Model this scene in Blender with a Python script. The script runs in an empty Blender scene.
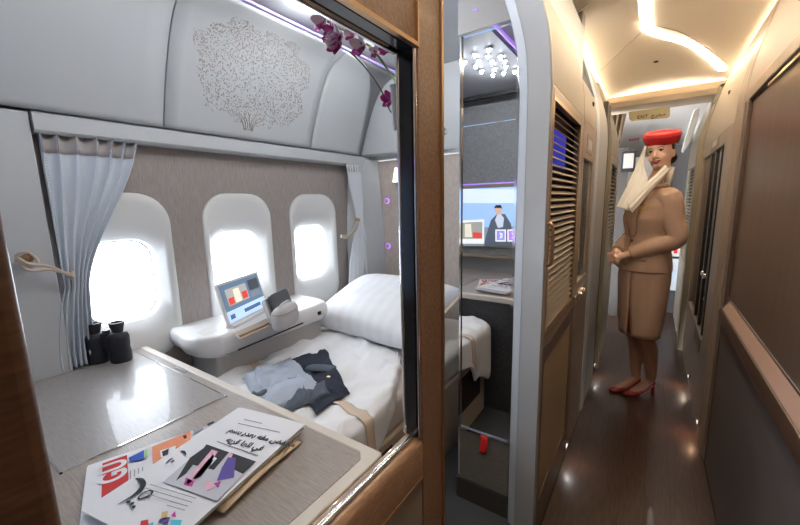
import bpy, bmesh, math, random
from math import radians as R, sin, cos, pi, sqrt, atan2
from mathutils import Vector, Matrix, noise
random.seed(7)
sc = bpy.context.scene
COL = sc.collection
# ------------------------------------------------------------------ camera
FPX, CX, CY, EYE = 366.0, 400.0, 262.5, 1.42
def cam_axes(vx=653, vy=197, roll=1.3):
    r = R(roll); x = vx-CX; y = vy-CY
    u = x*cos(r)-y*sin(r); v = x*sin(r)+y*cos(r)
    p = atan2(-v, FPX); w = atan2(u, FPX*cos(p)-v*sin(p))
    fwd = Vector((-sin(w)*cos(p), cos(w)*cos(p), -sin(p))); rt = Vector((cos(w), sin(w), 0)); dn = fwd.cross(rt)
    return fwd, rt*cos(r)+dn*sin(r), -rt*sin(r)+dn*cos(r)
FWD, RT, DN = cam_axes()
def at(px, py, ax, val):
    d = FWD*FPX+RT*(px-CX)+DN*(py-CY); i = 'xyz'.index(ax); c = Vector((0, 0, EYE))
    return c+d*((val-c[i])/d[i])
cd = bpy.data.cameras.new('camera'); cam = bpy.data.objects.new('camera', cd); COL.objects.link(cam)
cd.sensor_width = 36; cd.lens = FPX/800*36; cd.clip_start = .02
M_ = Matrix((RT, -DN, -FWD)).transposed().to_4x4(); M_.translation = (0, 0, EYE); cam.matrix_world = M_
sc.camera = cam
# ------------------------------------------------------------------ world, exposure, large lights
w = bpy.data.worlds.new('world'); sc.world = w; w.use_nodes = True
w.node_tree.nodes['Background'].inputs[0].default_value = (.86, .92, 1, 1)
w.node_tree.nodes['Background'].inputs[1].default_value = 12.5
vs = sc.view_settings; vs.view_transform = 'Standard'; vs.look = 'None'; vs.exposure = 0.0; vs.gamma = 1; vs.use_curve_mapping = False
def area(name, loc, aim, sx, sy, power, col=(1, 1, 1), spread=180, portal=False):
    l = bpy.data.lights.new(name, 'AREA'); l.shape = 'RECTANGLE'; l.size = sx; l.size_y = sy; l.energy = power; l.color = col; l.spread = R(spread)
    if portal: l.cycles.is_portal = True
    o = bpy.data.objects.new(name, l); COL.objects.link(o); o.location = loc
    o.rotation_euler = (Vector(aim)-Vector(loc)).to_track_quat('-Z', 'Y').to_euler(); return o
def point(name, loc, power, col=(1, 1, 1), r=.02):
    l = bpy.data.lights.new(name, 'POINT'); l.energy = power; l.color = col; l.shadow_soft_size = r
    o = bpy.data.objects.new(name, l); COL.objects.link(o); o.location = loc; return o
WIN = (.618, 1.172, 1.718)
for y in WIN: area('window_portal', (-2.0, y, 1.1), (0, y, 1.1), .3, .42, 1, portal=True)
WARM = (1.0, .76, .46)
# ------------------------------------------------------------------ materials
MATS = {}
def mat(name, col, rough=.5, metal=0, bump=0, bscale=40, bstr=(1, 1, 1), var=0, vscale=6, vstr=(1, 1, 1), emit=0, spec=.5, coat=0, sheen=0, col2=None, alpha=None):
    if name in MATS: return MATS[name]
    m = bpy.data.materials.new(name); m.use_nodes = True; nt = m.node_tree; N = nt.nodes; L = nt.links
    b = N['Principled BSDF']; b.inputs['Base Color'].default_value = (*col, 1); b.inputs['Roughness'].default_value = rough
    b.inputs['Metallic'].default_value = metal; b.inputs['Specular IOR Level'].default_value = spec; b.inputs['Coat Weight'].default_value = coat
    b.inputs['Sheen Weight'].default_value = sheen
    if emit: b.inputs['Emission Color'].default_value = (*col, 1); b.inputs['Emission Strength'].default_value = emit
    tc = N.new('ShaderNodeTexCoord')
    def noise_(s, st, det=4):
        mp = N.new('ShaderNodeMapping'); mp.inputs['Scale'].default_value = st; L.new(tc.outputs['Object'], mp.inputs[0])
        n = N.new('ShaderNodeTexNoise'); n.inputs['Scale'].default_value = s; n.inputs['Detail'].default_value = det; L.new(mp.outputs[0], n.inputs['Vector']); return n
    if var or col2:
        n = noise_(vscale, vstr, 6); cr = N.new('ShaderNodeValToRGB'); c2 = col2 or tuple(max(0, c*(1-var)) for c in col)
        cr.color_ramp.elements[0].color = (*c2, 1); cr.color_ramp.elements[1].color = (*col, 1)
        cr.color_ramp.elements[0].position = .35; cr.color_ramp.elements[1].position = .65
        L.new(n.outputs['Fac'], cr.inputs[0]); L.new(cr.outputs[0], b.inputs['Base Color'])
    if bump:
        n = noise_(bscale, bstr); bp = N.new('ShaderNodeBump'); bp.inputs['Strength'].default_value = bump; bp.inputs['Distance'].default_value = .002
        L.new(n.outputs['Fac'], bp.inputs['Height']); L.new(bp.outputs[0], b.inputs['Normal'])
    MATS[name] = m; return m
panel = mat('cabin_panel', (.45, .465, .475), .45, bump=.15, bscale=300, var=.03, vscale=3)
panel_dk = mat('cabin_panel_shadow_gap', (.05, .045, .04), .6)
white = mat('white_plastic', (.72, .71, .70), .35)
bezel_m = mat('window_bezel_plastic', (.66, .66, .65), .42)
fabricwall = mat('taupe_wall_fabric', (.33, .29, .27), .85, bump=.35, bscale=160, bstr=(1, 6, .35), col2=(.23, .20, .19), vscale=60, vstr=(1, 8, .35))
beigewall = mat('beige_wall_fabric', (.50, .43, .37), .8, bump=.2, bscale=160, col2=(.43, .37, .33), vscale=50, vstr=(1, 8, .5))
wood = mat('walnut_veneer', (.29, .175, .11), .38, col2=(.20, .115, .07), vscale=30, vstr=(2, 2, 9), bump=.08, bscale=90, bstr=(1, 1, 14), coat=.3)
woodv = mat('walnut_veneer_upright', (.29, .175, .115), .38, col2=(.21, .12, .075), vscale=24, vstr=(2, 9, 9), coat=.3)
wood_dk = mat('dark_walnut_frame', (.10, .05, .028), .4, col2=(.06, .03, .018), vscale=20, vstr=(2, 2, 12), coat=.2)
bronze = mat('bronze_trim', (.55, .36, .22), .3, .9)
champ = mat('champagne_laminate', (.37, .30, .25), .38, .25, col2=(.335, .27, .225), vscale=40, vstr=(1, 1, .1), bump=.05, bscale=200, bstr=(1, 1, .1))
champ_lt = mat('champagne_panel_light', (.37, .32, .265), .55, .15)
brown = mat('bronze_brown_laminate', (.165, .110, .085), .34, .3, col2=(.135, .090, .069), vscale=26, vstr=(1, 1, .12), bump=.06, bscale=200, bstr=(1, 1, .1))
fabric_lo = mat('taupe_lower_panel', (.17, .145, .135), .6, bump=.2, bscale=200, col2=(.15, .125, .12), vscale=40, vstr=(1, 6, .4))
tanpan = mat('tan_fluted_panel', (.40, .30, .20), .5)
chrome = mat('polished_chrome', (.85, .86, .88), .08, 1)
steel = mat('brushed_nickel', (.6, .57, .53), .25, 1)
black = mat('black_gloss_seal', (.01, .01, .012), .15)
blackm = mat('black_matte', (.012, .012, .014), .6)
tabletop = mat('taupe_woven_tabletop', (.36, .315, .28), .36, col2=(.27, .235, .205), vscale=60, vstr=(.35, 5, 1), bump=.12, bscale=200, bstr=(.4, 5, 1), coat=.15)
tablein = mat('taupe_tray_lid', (.33, .305, .29), .36, col2=(.27, .25, .235), vscale=60, vstr=(.35, 5, 1), bump=.10, bscale=200, bstr=(.4, 5, 1), coat=.25)
rim_m = mat('ivory_table_rim', (.62, .57, .50), .4)
linen = mat('white_bed_linen', (.87, .88, .90), .75, bump=.12, bscale=300, sheen=.2)
def striped(name, c1, c2, scale, ax, rough=.6, sharp=.5):
    m = bpy.data.materials.new(name); m.use_nodes = True; N = m.node_tree.nodes; L = m.node_tree.links; b = N['Principled BSDF']; b.inputs['Roughness'].default_value = rough
    tc = N.new('ShaderNodeTexCoord'); wv = N.new('ShaderNodeTexWave'); wv.bands_direction = ax; wv.inputs['Scale'].default_value = scale
    L.new(tc.outputs['Object'], wv.inputs['Vector']); cr = N.new('ShaderNodeValToRGB'); cr.color_ramp.elements[0].position = sharp-.12; cr.color_ramp.elements[1].position = sharp+.12
    cr.color_ramp.elements[0].color = (*c1, 1); cr.color_ramp.elements[1].color = (*c2, 1); L.new(wv.outputs['Fac'], cr.inputs[0]); L.new(cr.outputs[0], b.inputs['Base Color'])
    MATS[name] = m; return m
stripe = striped('white_satin_stripe_linen', (.82, .83, .86), (.855, .865, .885), 4, 'X', .55)
curt_m = striped('pale_blue_stripe_curtain', (.52, .57, .64), (.64, .68, .73), 60, 'DIAGONAL', .8)
curt_w = mat('white_curtain', (.70, .72, .76), .8, bump=.1, bscale=200)
sheer = mat('curtain_heading_tape', (.42, .39, .39), .8)
beige = mat('beige_satin_band', (.66, .53, .42), .5)
leather = mat('tan_leather', (.50, .40, .31), .45, bump=.1, bscale=120)
rope_m = mat('beige_cord', (.50, .42, .34), .8, bump=.6, bscale=260, bstr=(1, 1, 3))
navy = mat('navy_cloth', (.018, .024, .042), .85)
slate = mat('slate_blue_cloth', (.10, .125, .16), .85)
greyblue = mat('grey_blue_jersey', (.46, .52, .61), .85, bump=.2, bscale=200)
pouch_m = mat('grey_beige_pouch', (.52, .50, .50), .6, bump=.15, bscale=150)
bino_m = mat('black_rubber', (.012, .013, .018), .5)
paper = mat('newsprint', (.74, .75, .78), .85)
paper_d = mat('newsprint_tan_edge', (.55, .42, .28), .85)
ink = mat('black_ink', (.02, .025, .03), .8)
ink_g = mat('grey_ink', (.30, .31, .34), .8)
red_ink = mat('red_ink', (.52, .03, .03), .8)
floorwood = mat('dark_plank_floor', (.060, .029, .019), .36, col2=(.030, .014, .010), vscale=14, vstr=(9, .7, 1), bump=.08, bscale=60, bstr=(10, .6, 1), coat=.1)
carpet = mat('grey_carpet', (.07, .075, .08), .95, bump=1, bscale=400, col2=(.04, .042, .047), vscale=220)
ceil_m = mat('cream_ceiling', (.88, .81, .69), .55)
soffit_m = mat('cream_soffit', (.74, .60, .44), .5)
jambgrey = mat('grey_door_jamb', (.34, .34, .345), .45)
jambcool = mat('pale_blue_grey_jamb_edge', (.48, .52, .58), .4)
shell = mat('khaki_shell', (.27, .23, .17), .42)
mirror_m = mat('mirror_glass', (.86, .87, .88), .015, 1)
purple = mat('purple_light', (.42, .25, .85), .5, emit=.8)
darkfab = mat('charcoal_textured_wall', (.07, .068, .072), .8, bump=.8, bscale=90, col2=(.03, .03, .033), vscale=90)
charfab = mat('grey_textured_wall', (.085, .08, .08), .8, bump=.4, bscale=150, col2=(.06, .057, .057), vscale=60)
lampw = mat('white_lamp_lens', (.85, .92, 1), .5, emit=30)
warm_em = mat('warm_cove_tube', (1, .83, .60), .5, emit=44)
gold = mat('gold_badge', (.75, .55, .22), .3, .9)
# ------------------------------------------------------------------ mesh helpers
def obj(name, bm, m, parent=None, label=None, bevel=0, seg=2, sharp=38, kind=None, solid=0, subd=0, smooth=True):
    me = bpy.data.meshes.new(name); bmesh.ops.recalc_face_normals(bm, faces=bm.faces[:])
    for f in bm.faces: f.smooth = smooth
    lim = R(sharp)
    for e in bm.edges:
        if len(e.link_faces) == 2 and e.calc_face_angle(0) > lim: e.smooth = False
    bm.to_mesh(me); bm.free()
    for mm in (m if isinstance(m, (list, tuple)) else [m]): me.materials.append(mm)
    o = bpy.data.objects.new(name, me); COL.objects.link(o)
    if parent: o.parent = parent; o.matrix_parent_inverse = Matrix.Translation(parent.location).inverted() @ Matrix.Identity(4) if False else Matrix.Translation(-Vector(parent.location))
    if label: o['label'] = label
    if kind: o['kind'] = kind
    if solid: s = o.modifiers.new('solid', 'SOLIDIFY'); s.thickness = solid; s.offset = 0
    if bevel: s = o.modifiers.new('bevel', 'BEVEL'); s.width = bevel; s.segments = seg; s.limit_method = 'ANGLE'; s.angle_limit = R(35); s.harden_normals = False
    if subd: s = o.modifiers.new('sub', 'SUBSURF'); s.levels = subd; s.render_levels = subd
    return o
def tag(o, label, cat, group=None):
    o['label'] = label; o['category'] = cat
    if group: o['group'] = group
    return o
def thing(name, label, cat, loc, group=None):
    o = bpy.data.objects.new(name, None); COL.objects.link(o); o.location = loc; o.empty_display_size = .05
    return tag(o, label, cat, group)
def struct(name, bm, m, parent=None, **k): return obj(name, bm, m, parent, kind='structure' if not parent else None, **k)
B = bmesh.new
def box(x0, x1, y0, y1, z0, z1, bm=None, mi=0):
    bm = bm or B(); v = [bm.verts.new(p) for p in ((x0,y0,z0),(x1,y0,z0),(x1,y1,z0),(x0,y1,z0),(x0,y0,z1),(x1,y0,z1),(x1,y1,z1),(x0,y1,z1))]
    for q in ((0,3,2,1),(4,5,6,7),(0,1,5,4),(1,2,6,5),(2,3,7,6),(3,0,4,7)): f = bm.faces.new([v[i] for i in q]); f.material_index = mi
    return bm
def rings(rs, bm=None, cap=True, closed=True, mi=0):
    bm = bm or B(); vr = [[bm.verts.new(p) for p in r] for r in rs]; n = len(rs[0])
    for a, b in zip(vr, vr[1:]):
        for i in range(n if closed else n-1):
            f = bm.faces.new((a[i], a[(i+1) % n], b[(i+1) % n], b[i])); f.material_index = mi
    if cap and closed:
        for r in (vr[0], vr[-1]):
            f = bm.faces.new(r); f.material_index = mi
    return bm
def prism(poly, ax, a, b, bm=None, mi=0):     # polygon in the other two axes, extruded along ax
    def P(u, v, t): return {'x': (t, u, v), 'y': (u, t, v), 'z': (u, v, t)}[ax]
    return rings([[P(u, v, a) for u, v in poly], [P(u, v, b) for u, v in poly]], bm, mi=mi)
def smoothpath(pts, n=6):
    pts = [Vector(p) for p in pts]; out = []
    for i in range(len(pts)-1):
        p0 = pts[max(i-1, 0)]; p1 = pts[i]; p2 = pts[i+1]; p3 = pts[min(i+2, len(pts)-1)]
        for k in range(n):
            t = k/n; out.append(.5*((2*p1)+(p2-p0)*t+(2*p0-5*p1+4*p2-p3)*t*t+(3*p1-p0-3*p2+p3)*t**3))
    return out+[pts[-1]]
def tube(pts, r, n=8, bm=None, mi=0, flat=1.0, up=None):
    pts = [Vector(p) for p in pts]; rs = []; m = len(pts); prev = None
    for i, p in enumerate(pts):
        t = (pts[min(i+1, m-1)]-pts[max(i-1, 0)]).normalized()
        a = Vector(up) if up else (prev if prev else (Vector((0, 0, 1)) if abs(t.z) < .9 else Vector((1, 0, 0))))
        s = t.cross(a).normalized(); a = s.cross(t).normalized(); prev = a
        rr = r[i] if isinstance(r, (list, tuple)) else r
        rs.append([p+s*cos(2*pi*k/n)*rr+a*sin(2*pi*k/n)*rr*flat for k in range(n)])
    return rings(rs, bm, mi=mi)
def grid(f, nu, nv, bm=None, mi=0):
    bm = bm or B(); V = [[bm.verts.new(f(i/nu, j/nv)) for j in range(nv+1)] for i in range(nu+1)]
    for i in range(nu):
        for j in range(nv): q = bm.faces.new((V[i][j], V[i+1][j], V[i+1][j+1], V[i][j+1])); q.material_index = mi
    return bm
def rrect(w, h, r, n=5, cx=0, cy=0):
    out = []
    for k, (sx, sy) in enumerate(((1, 1), (-1, 1), (-1, -1), (1, -1))):
        for i in range(n+1):
            a = pi/2*(k+i/n); out.append((cx+sx*(w/2-r)+r*cos(a), cy+sy*(h/2-r)+r*sin(a)))
    return out
def lathe(prof, c, n=24, bm=None, mi=0, axis='z', sx=1, sy=1):
    rs = []
    for r, z in prof:
        r = max(r, 1e-4); ring = []
        for k in range(n):
            a = 2*pi*k/n; x, y = r*cos(a)*sx, r*sin(a)*sy
            ring.append({'z': (c[0]+x, c[1]+y, c[2]+z), 'y': (c[0]+x, c[1]+z, c[2]+y), 'x': (c[0]+z, c[1]+x, c[2]+y)}[axis])
        rs.append(ring)
    return rings(rs, bm, mi=mi)
def plane_frame(o, u, v):
    o = Vector(o); u = Vector(u).normalized(); v = Vector(v); v = (v-u*v.dot(u)).normalized(); n = u.cross(v); return o, u, v, n
def quadpatch(fr, x0, x1, y0, y1, h, bm=None, t=.0004, mi=0):   # thin slab on a plane frame
    o, u, v, n = fr; bm = bm or B()
    r = [[o+u*a+v*b+n*(h+k) for a, b in ((x0, y0), (x1, y0), (x1, y1), (x0, y1))] for k in (0, t)]
    return rings(r, bm, mi=mi)
def polypatch(fr, pts, h, bm=None, t=.0004, mi=0):
    o, u, v, n = fr; return rings([[o+u*a+v*b+n*(h+k) for a, b in pts] for k in (0, t)], bm, mi=mi)
def text(name, body, fr, x, y, size, m, parent, h=.001, label=None, ext=.0002, sx=1, font=None, bold=0):
    c = bpy.data.curves.new(name, 'FONT'); c.body = body; c.size = size; c.extrude = ext; c.offset = bold
    t = bpy.data.objects.new(name, c); COL.objects.link(t); dg = bpy.context.evaluated_depsgraph_get()
    me = bpy.data.meshes.new_from_object(t.evaluated_get(dg)); bpy.data.objects.remove(t)
    o_, u, v, n = fr
    for q in me.vertices: q.co = o_+u*(x+q.co.x*sx)+v*(y+q.co.y)+n*(h+q.co.z)
    me.materials.clear(); me.materials.append(m)
    o = bpy.data.objects.new(name, me); COL.objects.link(o)
    if parent: o.parent = parent; o.matrix_parent_inverse = Matrix.Translation(-Vector(parent.location))
    if label: o['label'] = label
    return o
def stroke(fr, pts, wds, h, bm, mi=0, t=.0003):     # ribbon stroke of handwriting on a plane
    pts = [Vector((*p, 0)) for p in pts]; P = smoothpath(pts, 4); o, u, v, n = fr; a = []; b = []
    for i, p in enumerate(P):
        d = (P[min(i+1, len(P)-1)]-P[max(i-1, 0)]).normalized(); q = Vector((-d.y, d.x, 0)); s = i/(len(P)-1)*(len(wds)-1); k = min(int(s), len(wds)-2); wd = wds[k]+(wds[k+1]-wds[k])*(s-k)
        a.append(p+q*wd/2); b.append(p-q*wd/2)
    W = lambda p, z: o+u*p.x+v*p.y+n*(h+z)
    for i in range(len(a)-1):
        rings([[W(a[i], z), W(b[i], z), W(b[i+1], z), W(a[i+1], z)] for z in (0, t)], bm, mi=mi)
def remesh(name, bm, vox, m, parent=None, smooth=2, label=None, **k):
    o = obj('tmp', bm, m); r = o.modifiers.new('r', 'REMESH'); r.mode = 'VOXEL'; r.voxel_size = vox; r.use_smooth_shade = True
    if smooth: s = o.modifiers.new('s', 'SMOOTH'); s.factor = .5; s.iterations = smooth
    dg = bpy.context.evaluated_depsgraph_get(); me = bpy.data.meshes.new_from_object(o.evaluated_get(dg)); bpy.data.objects.remove(o)
    me.name = name; me.materials.clear()
    for mm in (m if isinstance(m, (list, tuple)) else [m]): me.materials.append(mm)
    for p in me.polygons: p.use_smooth = True
    o = bpy.data.objects.new(name, me); COL.objects.link(o)
    if parent: o.parent = parent; o.matrix_parent_inverse = Matrix.Translation(-Vector(parent.location))
    if label: o['label'] = label
    return o
def copy_tree(o, off, label=None, parent=None):
    c = o.copy(); COL.objects.link(c)
    if parent: c.parent = parent
    else: c.location = Vector(o.location)+Vector(off)
    if label: c['label'] = label
    for ch in [x for x in COL.objects if x.parent == o]: copy_tree(ch, off, None, c)
    return c
# ================================================================== ROOM SHELL
# floors
struct('floor', box(-.33, .37, -1.6, 7.2, -.05, 0), floorwood)
b = B()
for i in range(1, 7): box(-.33+i*.1-.0008, -.33+i*.1+.0008, -1.5, 7.1, .0, .0006, b)
struct('trim_1', b, mat('plank_joint', (.02, .01, .006), .6), None)
struct('floor_suite', box(-2.0, -.33, -.45, 2.6, -.05, 0), carpet)
# suite shell
WX = -1.87
def annulus(bm, outer, inner, x0, x1):
    n = len(outer); a = [bm.verts.new((x0, *p)) for p in outer]; c = [bm.verts.new((x0, *p)) for p in inner]; d = [bm.verts.new((x1, *p)) for p in inner]
    for i in range(n):
        j = (i+1) % n; bm.faces.new((a[i], a[j], c[j], c[i])); bm.faces.new((c[i], c[j], d[j], d[i]))
BW, BH, BR, BZ = .405, .76, .135, 1.11
PW, PH, PR, PZ = .280, .365, .085, 1.10
b = B(); cuts = [.30, (WIN[0]+WIN[1])/2, (WIN[1]+WIN[2])/2, 2.02]
for i, y in enumerate(WIN):
    inn = rrect(BW, BH, BR, 8, y, BZ); out = []
    y0, y1, z0, z1 = cuts[i], cuts[i+1], .60, 1.76
    for (u, v) in inn:
        du, dv = (u-y), (v-BZ); k = min((((y1-y) if du > 0 else (y-y0))/abs(du)) if abs(du) > 1e-6 else 1e9, (((z1-BZ) if dv > 0 else (BZ-z0))/abs(dv)) if abs(dv) > 1e-6 else 1e9)
        out.append((y+du*k, BZ+dv*k))
    annulus(b, out, inn, WX, WX-.012)
    for (cy, cz) in ((y0, z0), (y0, z1), (y1, z0), (y1, z1)):     # corner fillers
        o_ = sorted(out, key=lambda p: abs(p[0]-cy)+abs(p[1]-cz)); 
        pv = [p for p in out if abs(p[0]-cy) < 1e-6]; ph = [p for p in out if abs(p[1]-cz) < 1e-6]
        if pv and ph:
            p1 = min(pv, key=lambda p: abs(p[1]-cz)); p2 = min(ph, key=lambda p: abs(p[0]-cy))
            b.faces.new([b.verts.new((WX, *q)) for q in (p1, (cy, cz), p2)])
box(WX-.02, WX, -.45, 2.45, 0, .6, b); box(WX-.02, WX, -.45, .30, .6, 1.76, b); box(WX-.02, WX, 2.02, 2.45, .6, 1.76, b)
struct('wall_window_side', b, fabricwall, sharp=20)
b = B()
box(WX-.19, WX-.02, -.45, 2.45, 1.76, 2.45, b); box(WX-.19, WX-.14, -.45, .33, .0, 1.76, b); box(WX-.19, WX-.14, 1.98, 2.45, .0, 1.76, b)
box(WX-.19, WX-.14, .33, 1.98, 0, .75, b); box(WX-.19, WX-.14, .33, 1.98, 1.50, 1.76, b)
for i in (0, 1): box(WX-.19, WX-.02, WIN[i]+.20, WIN[i+1]-.20, .70, 1.6, b)
box(WX-.19, WX-.02, .30, .40, .6, 1.76, b); box(WX-.19, WX-.02, 1.92, 2.02, .6, 1.76, b)
struct('wall_outer_skin', b, panel)
pane_m = bpy.data.materials.new('window_pane'); pane_m.use_nodes = True; nt = pane_m.node_tree; nt.nodes.clear()
o1 = nt.nodes.new('ShaderNodeOutputMaterial'); mx = nt.nodes.new('ShaderNodeMixShader'); tr = nt.nodes.new('ShaderNodeBsdfTransparent'); gl = nt.nodes.new('ShaderNodeBsdfGlossy'); gl.inputs['Roughness'].default_value = .05
tr.inputs[0].default_value = (.96, .97, .98, 1); mx.inputs[0].default_value = .04; nt.links.new(tr.outputs[0], mx.inputs[1]); nt.links.new(gl.outputs[0], mx.inputs[2]); nt.links.new(mx.outputs[0], o1.inputs[0])
for i, y in enumerate(WIN):
    # bezel: from the wall surface, funnel inwards to the pane
    rs = []
    for (ww, hh, rr, xx, zc) in ((BW, BH, BR, WX-.012, BZ), (BW-.004, BH-.004, BR, WX+.006, BZ), (BW-.016, BH-.016, BR-.006, WX+.010, BZ), (BW-.05, BH-.08, BR-.012, WX+.006, BZ),
                             (PW+.055, PH+.12, PR+.03, WX-.012, PZ+.002), (PW+.012, PH+.014, PR+.006, WX-.045, PZ), (PW, PH, PR, WX-.055, PZ), (PW, PH, PR, WX-.085, PZ)):
        rs.append([(xx, u, v) for u, v in rrect(ww, hh, rr, 8, y, zc)])
    f = obj('window_%d' % (i+1), rings(rs, cap=False), bezel_m, kind='structure', sharp=60)
    obj('window_pane', prism(rrect(PW+.004, PH+.004, PR, 8, y, PZ), 'x', WX-.090, WX-.084), pane_m, f)
    obj('pane_seal', rings([[(WX-.083, u, v) for u, v in rrect(PW-.002+k, PH-.002+k, PR, 8, y, PZ)] for k in (0, -.012)], cap=False), mat('grey_seal', (.35, .37, .4), .5), f)
# near and far suite bulkheads
struct('wall_suite_aft', box(-2.0, -.35, -.40, -.34, 0, 2.4), panel)
b = box(-2.0, -.37, 2.30, 2.36, 0, 1.735); struct('wall_suite_forward', b, beigewall)
struct('wall_suite_forward_upper', box(-2.0, -.37, 2.27, 2.36, 1.742, 2.4), panel, bevel=.006)
b = box(-2.06, -.46, -.5, 2.4, 2.30, 2.42); struct('ceiling_suite', b, panel); struct('ceiling_doorway', box(-.46, -.335, -.5, 1.40, 2.30, 2.42), panel)
# trim pillar between last window and forward bulkhead
b = rings([[(WX, 2.03, .0), (WX+.03, 2.06, .0), (WX+.16, 2.30, .0), (WX, 2.30, .0)], [(WX, 2.03, 1.2), (WX+.03, 2.06, 1.2), (WX+.15, 2.30, 1.2), (WX, 2.30, 1.2)], [(WX, 2.08, 1.74), (WX+.04, 2.10, 1.74), (WX+.11, 2.30, 1.74), (WX, 2.30, 1.74)]])
struct('trim_2', b, panel, bevel=.005)
# near column left of the curtain
struct('trim_3', box(WX-.02, WX+.05, -.42, .385, 0, 1.763), panel, bevel=.004)
# valance ledge
b = prism([(WX-.03, 1.693), (WX+.055, 1.693), (WX+.067, 1.703), (WX+.067, 1.757), (WX+.055, 1.766), (WX-.03, 1.766)], 'y', .39, 2.30)
struct('trim_4', b, panel)
# overhead panels
def binprof(s):    # s 0..1 from the ledge up and inwards
    P = smoothpath([(-1.812, 0, 1.772), (-1.752, 0, 1.94), (-1.665, 0, 2.12), (-1.585, 0, 2.215), (-1.48, 0, 2.262)], 8); k = s*(len(P)-1); i = min(int(k), len(P)-2); return P[i].lerp(P[i+1], k-i)
def binpanel(name, y0, y1f, label=None):
    g = .0035
    def f(u, v):
        p = binprof(u); return Vector((p.x, y0+g+(y1f(u)-g-y0-g)*v, p.z))
    return obj(name, grid(f, 20, 14), panel, solid=.012, sharp=60)
bin_t = thing('overhead_panel', 'plain curved white overhead panel above left curtain', 'panel', (-1.8, -.2, 1.775))
o = binpanel('panel_face', -.335, lambda s: .815); o.parent = bin_t; o.matrix_parent_inverse = Matrix.Translation(-Vector(bin_t.location))
bin_t2 = thing('overhead_panel', 'curved white overhead panel decorated with a dotted tree', 'panel', (-1.8, 1.2, 1.775))
o = binpanel('panel_face', .815, lambda s: 1.665); o.parent = bin_t2; o.matrix_parent_inverse = Matrix.Translation(-Vector(bin_t2.location))
bin_t3 = thing('overhead_panel', 'narrow white overhead panel with a rounded arc edge above right curtain', 'panel', (-1.8, 1.9, 1.775))
o = binpanel('panel_face', 1.665, lambda s: 1.675+.46*sqrt(max(0, 1-s**2.6))); o.parent = bin_t3; o.matrix_parent_inverse = Matrix.Translation(-Vector(bin_t3.location))
def binfill(u, v):
    p = binprof(u); return Vector((p.x-.018, -.42+2.7*v, p.z+.012))
struct('wall_bin_backing', grid(binfill, 12, 4), mat('panel_back', (.34, .34, .35), .6), solid=.004)
b = box(-1.49, -1.478, -.42, 2.27, 2.275, 2.285); tag(obj('light_strip', b, mat('faint_purple_light', (.50, .38, .85), .5, emit=.40)), 'thin purple light strip where overhead panel meets ceiling', 'light strip')
# tree motif of dots on panel
b = B(); rnd = random.Random(3)
def on_bin(s, y, up):
    p = binprof(s); q = binprof(min(s+.02, 1)); t = (q-p).normalized(); n = Vector((t.z, 0, -t.x)); return Vector((p.x, y, p.z))+n*(.0065+up), t, Vector((0, 1, 0)), n
def leafdot(s, y, r, a):
    c, t, yv, n = on_bin(s, y, 0)
    d1 = t*cos(a)+yv*sin(a); d2 = -t*sin(a)+yv*cos(a)
    ring = [d1*cos(2*pi*k/5)*r*1.5+d2*sin(2*pi*k/5)*r for k in range(5)]
    rings([[c+q for q in ring], [c+q*.8+n*.0012 for q in ring]], b)
cnt = 0
while cnt < 2900:
    yy = rnd.uniform(-1, 1); ss = rnd.uniform(-1, 1); th = atan2(ss, yy)
    rr = sqrt(yy*yy+ss*ss)/(1+.07*sin(7*th)+.05*sin(13*th+1))
    if rr > 1 or ss < -.90: continue
    if rnd.random() > .55+.45*rr: continue
    leafdot(.46+ss*.375, 1.235+yy*.325-.03*ss, rnd.uniform(.0013, .0030), rnd.uniform(0, 6)); cnt += 1
for k in range(-3, 4):
    pts = []
    for j in range(9):
        u = j/8; c, _, _, n = on_bin(.085+u*.10, 1.225+k*.008+k*.022*u*u+.004*sin(6*u+k), .0006); pts.append(c)
    tube(pts, [.0026*(1-.5*j/8) for j in range(9)], 5, b)
o = obj('tree_motif', b, mat('bronze_inlay', (.38, .33, .30), .5, .2), bin_t2, label='fine bronze dotted tree emblem')
# bulkhead arc fascia white, behind arc panel
struct('trim_5', box(-1.87, -1.45, 2.19, 2.27, 1.77, 2.295), panel, bevel=.01)
# ------------------------------------------------------------------ partition beside camera (X = -.30)
AX = -.300
# upright at left (dark, close to camera)
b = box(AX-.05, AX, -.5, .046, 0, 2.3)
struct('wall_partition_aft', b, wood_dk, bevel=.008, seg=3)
# window frame as a thing of parts
Y0, Y1, Z0, Z1 = .046, .490, 1.02, 1.643
fr_t = thing('partition_frame', 'walnut veneer frame around the suite partition opening with chrome and black seal', 'frame', (AX, .3, 0))
obj('post', box(AX-.030, AX, Y1+.004, .567, .0, 2.3), woodv, fr_t, bevel=.003)
obj('post_trim', box(AX-.030, AX+.003, .565, .572, 0, 2.3), bronze, fr_t)
obj('sill', prism([(AX+.001, .945), (AX+.001, 1.006), (AX-.003, 1.012), (AX-.012, 1.017), (AX-.030, 1.017), (AX-.030, .945)], 'y', Y0, Y1+.003), wood, fr_t)
obj('lower_panel', box(AX-.03, AX-.002, Y0, Y1+.003, 0, .940), mat('taupe_leather_panel', (.30, .25, .21), .5), fr_t)
obj('sill_trim', box(AX-.03, AX+.002, Y0, Y1+.003, .940, .945), bronze, fr_t)
obj('header', box(AX-.030, AX-.002, Y0, Y1+.003, Z1+.008, 2.3), woodv, fr_t)
obj('header_trim', box(AX-.006, AX+.003, Y0, Y1+.006, Z1, Z1+.006), bronze, fr_t)
obj('header_trim', box(AX-.03, AX+.003, Y1+.002, Y1+.006, Z1+.006, 2.3), bronze, fr_t)
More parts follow.
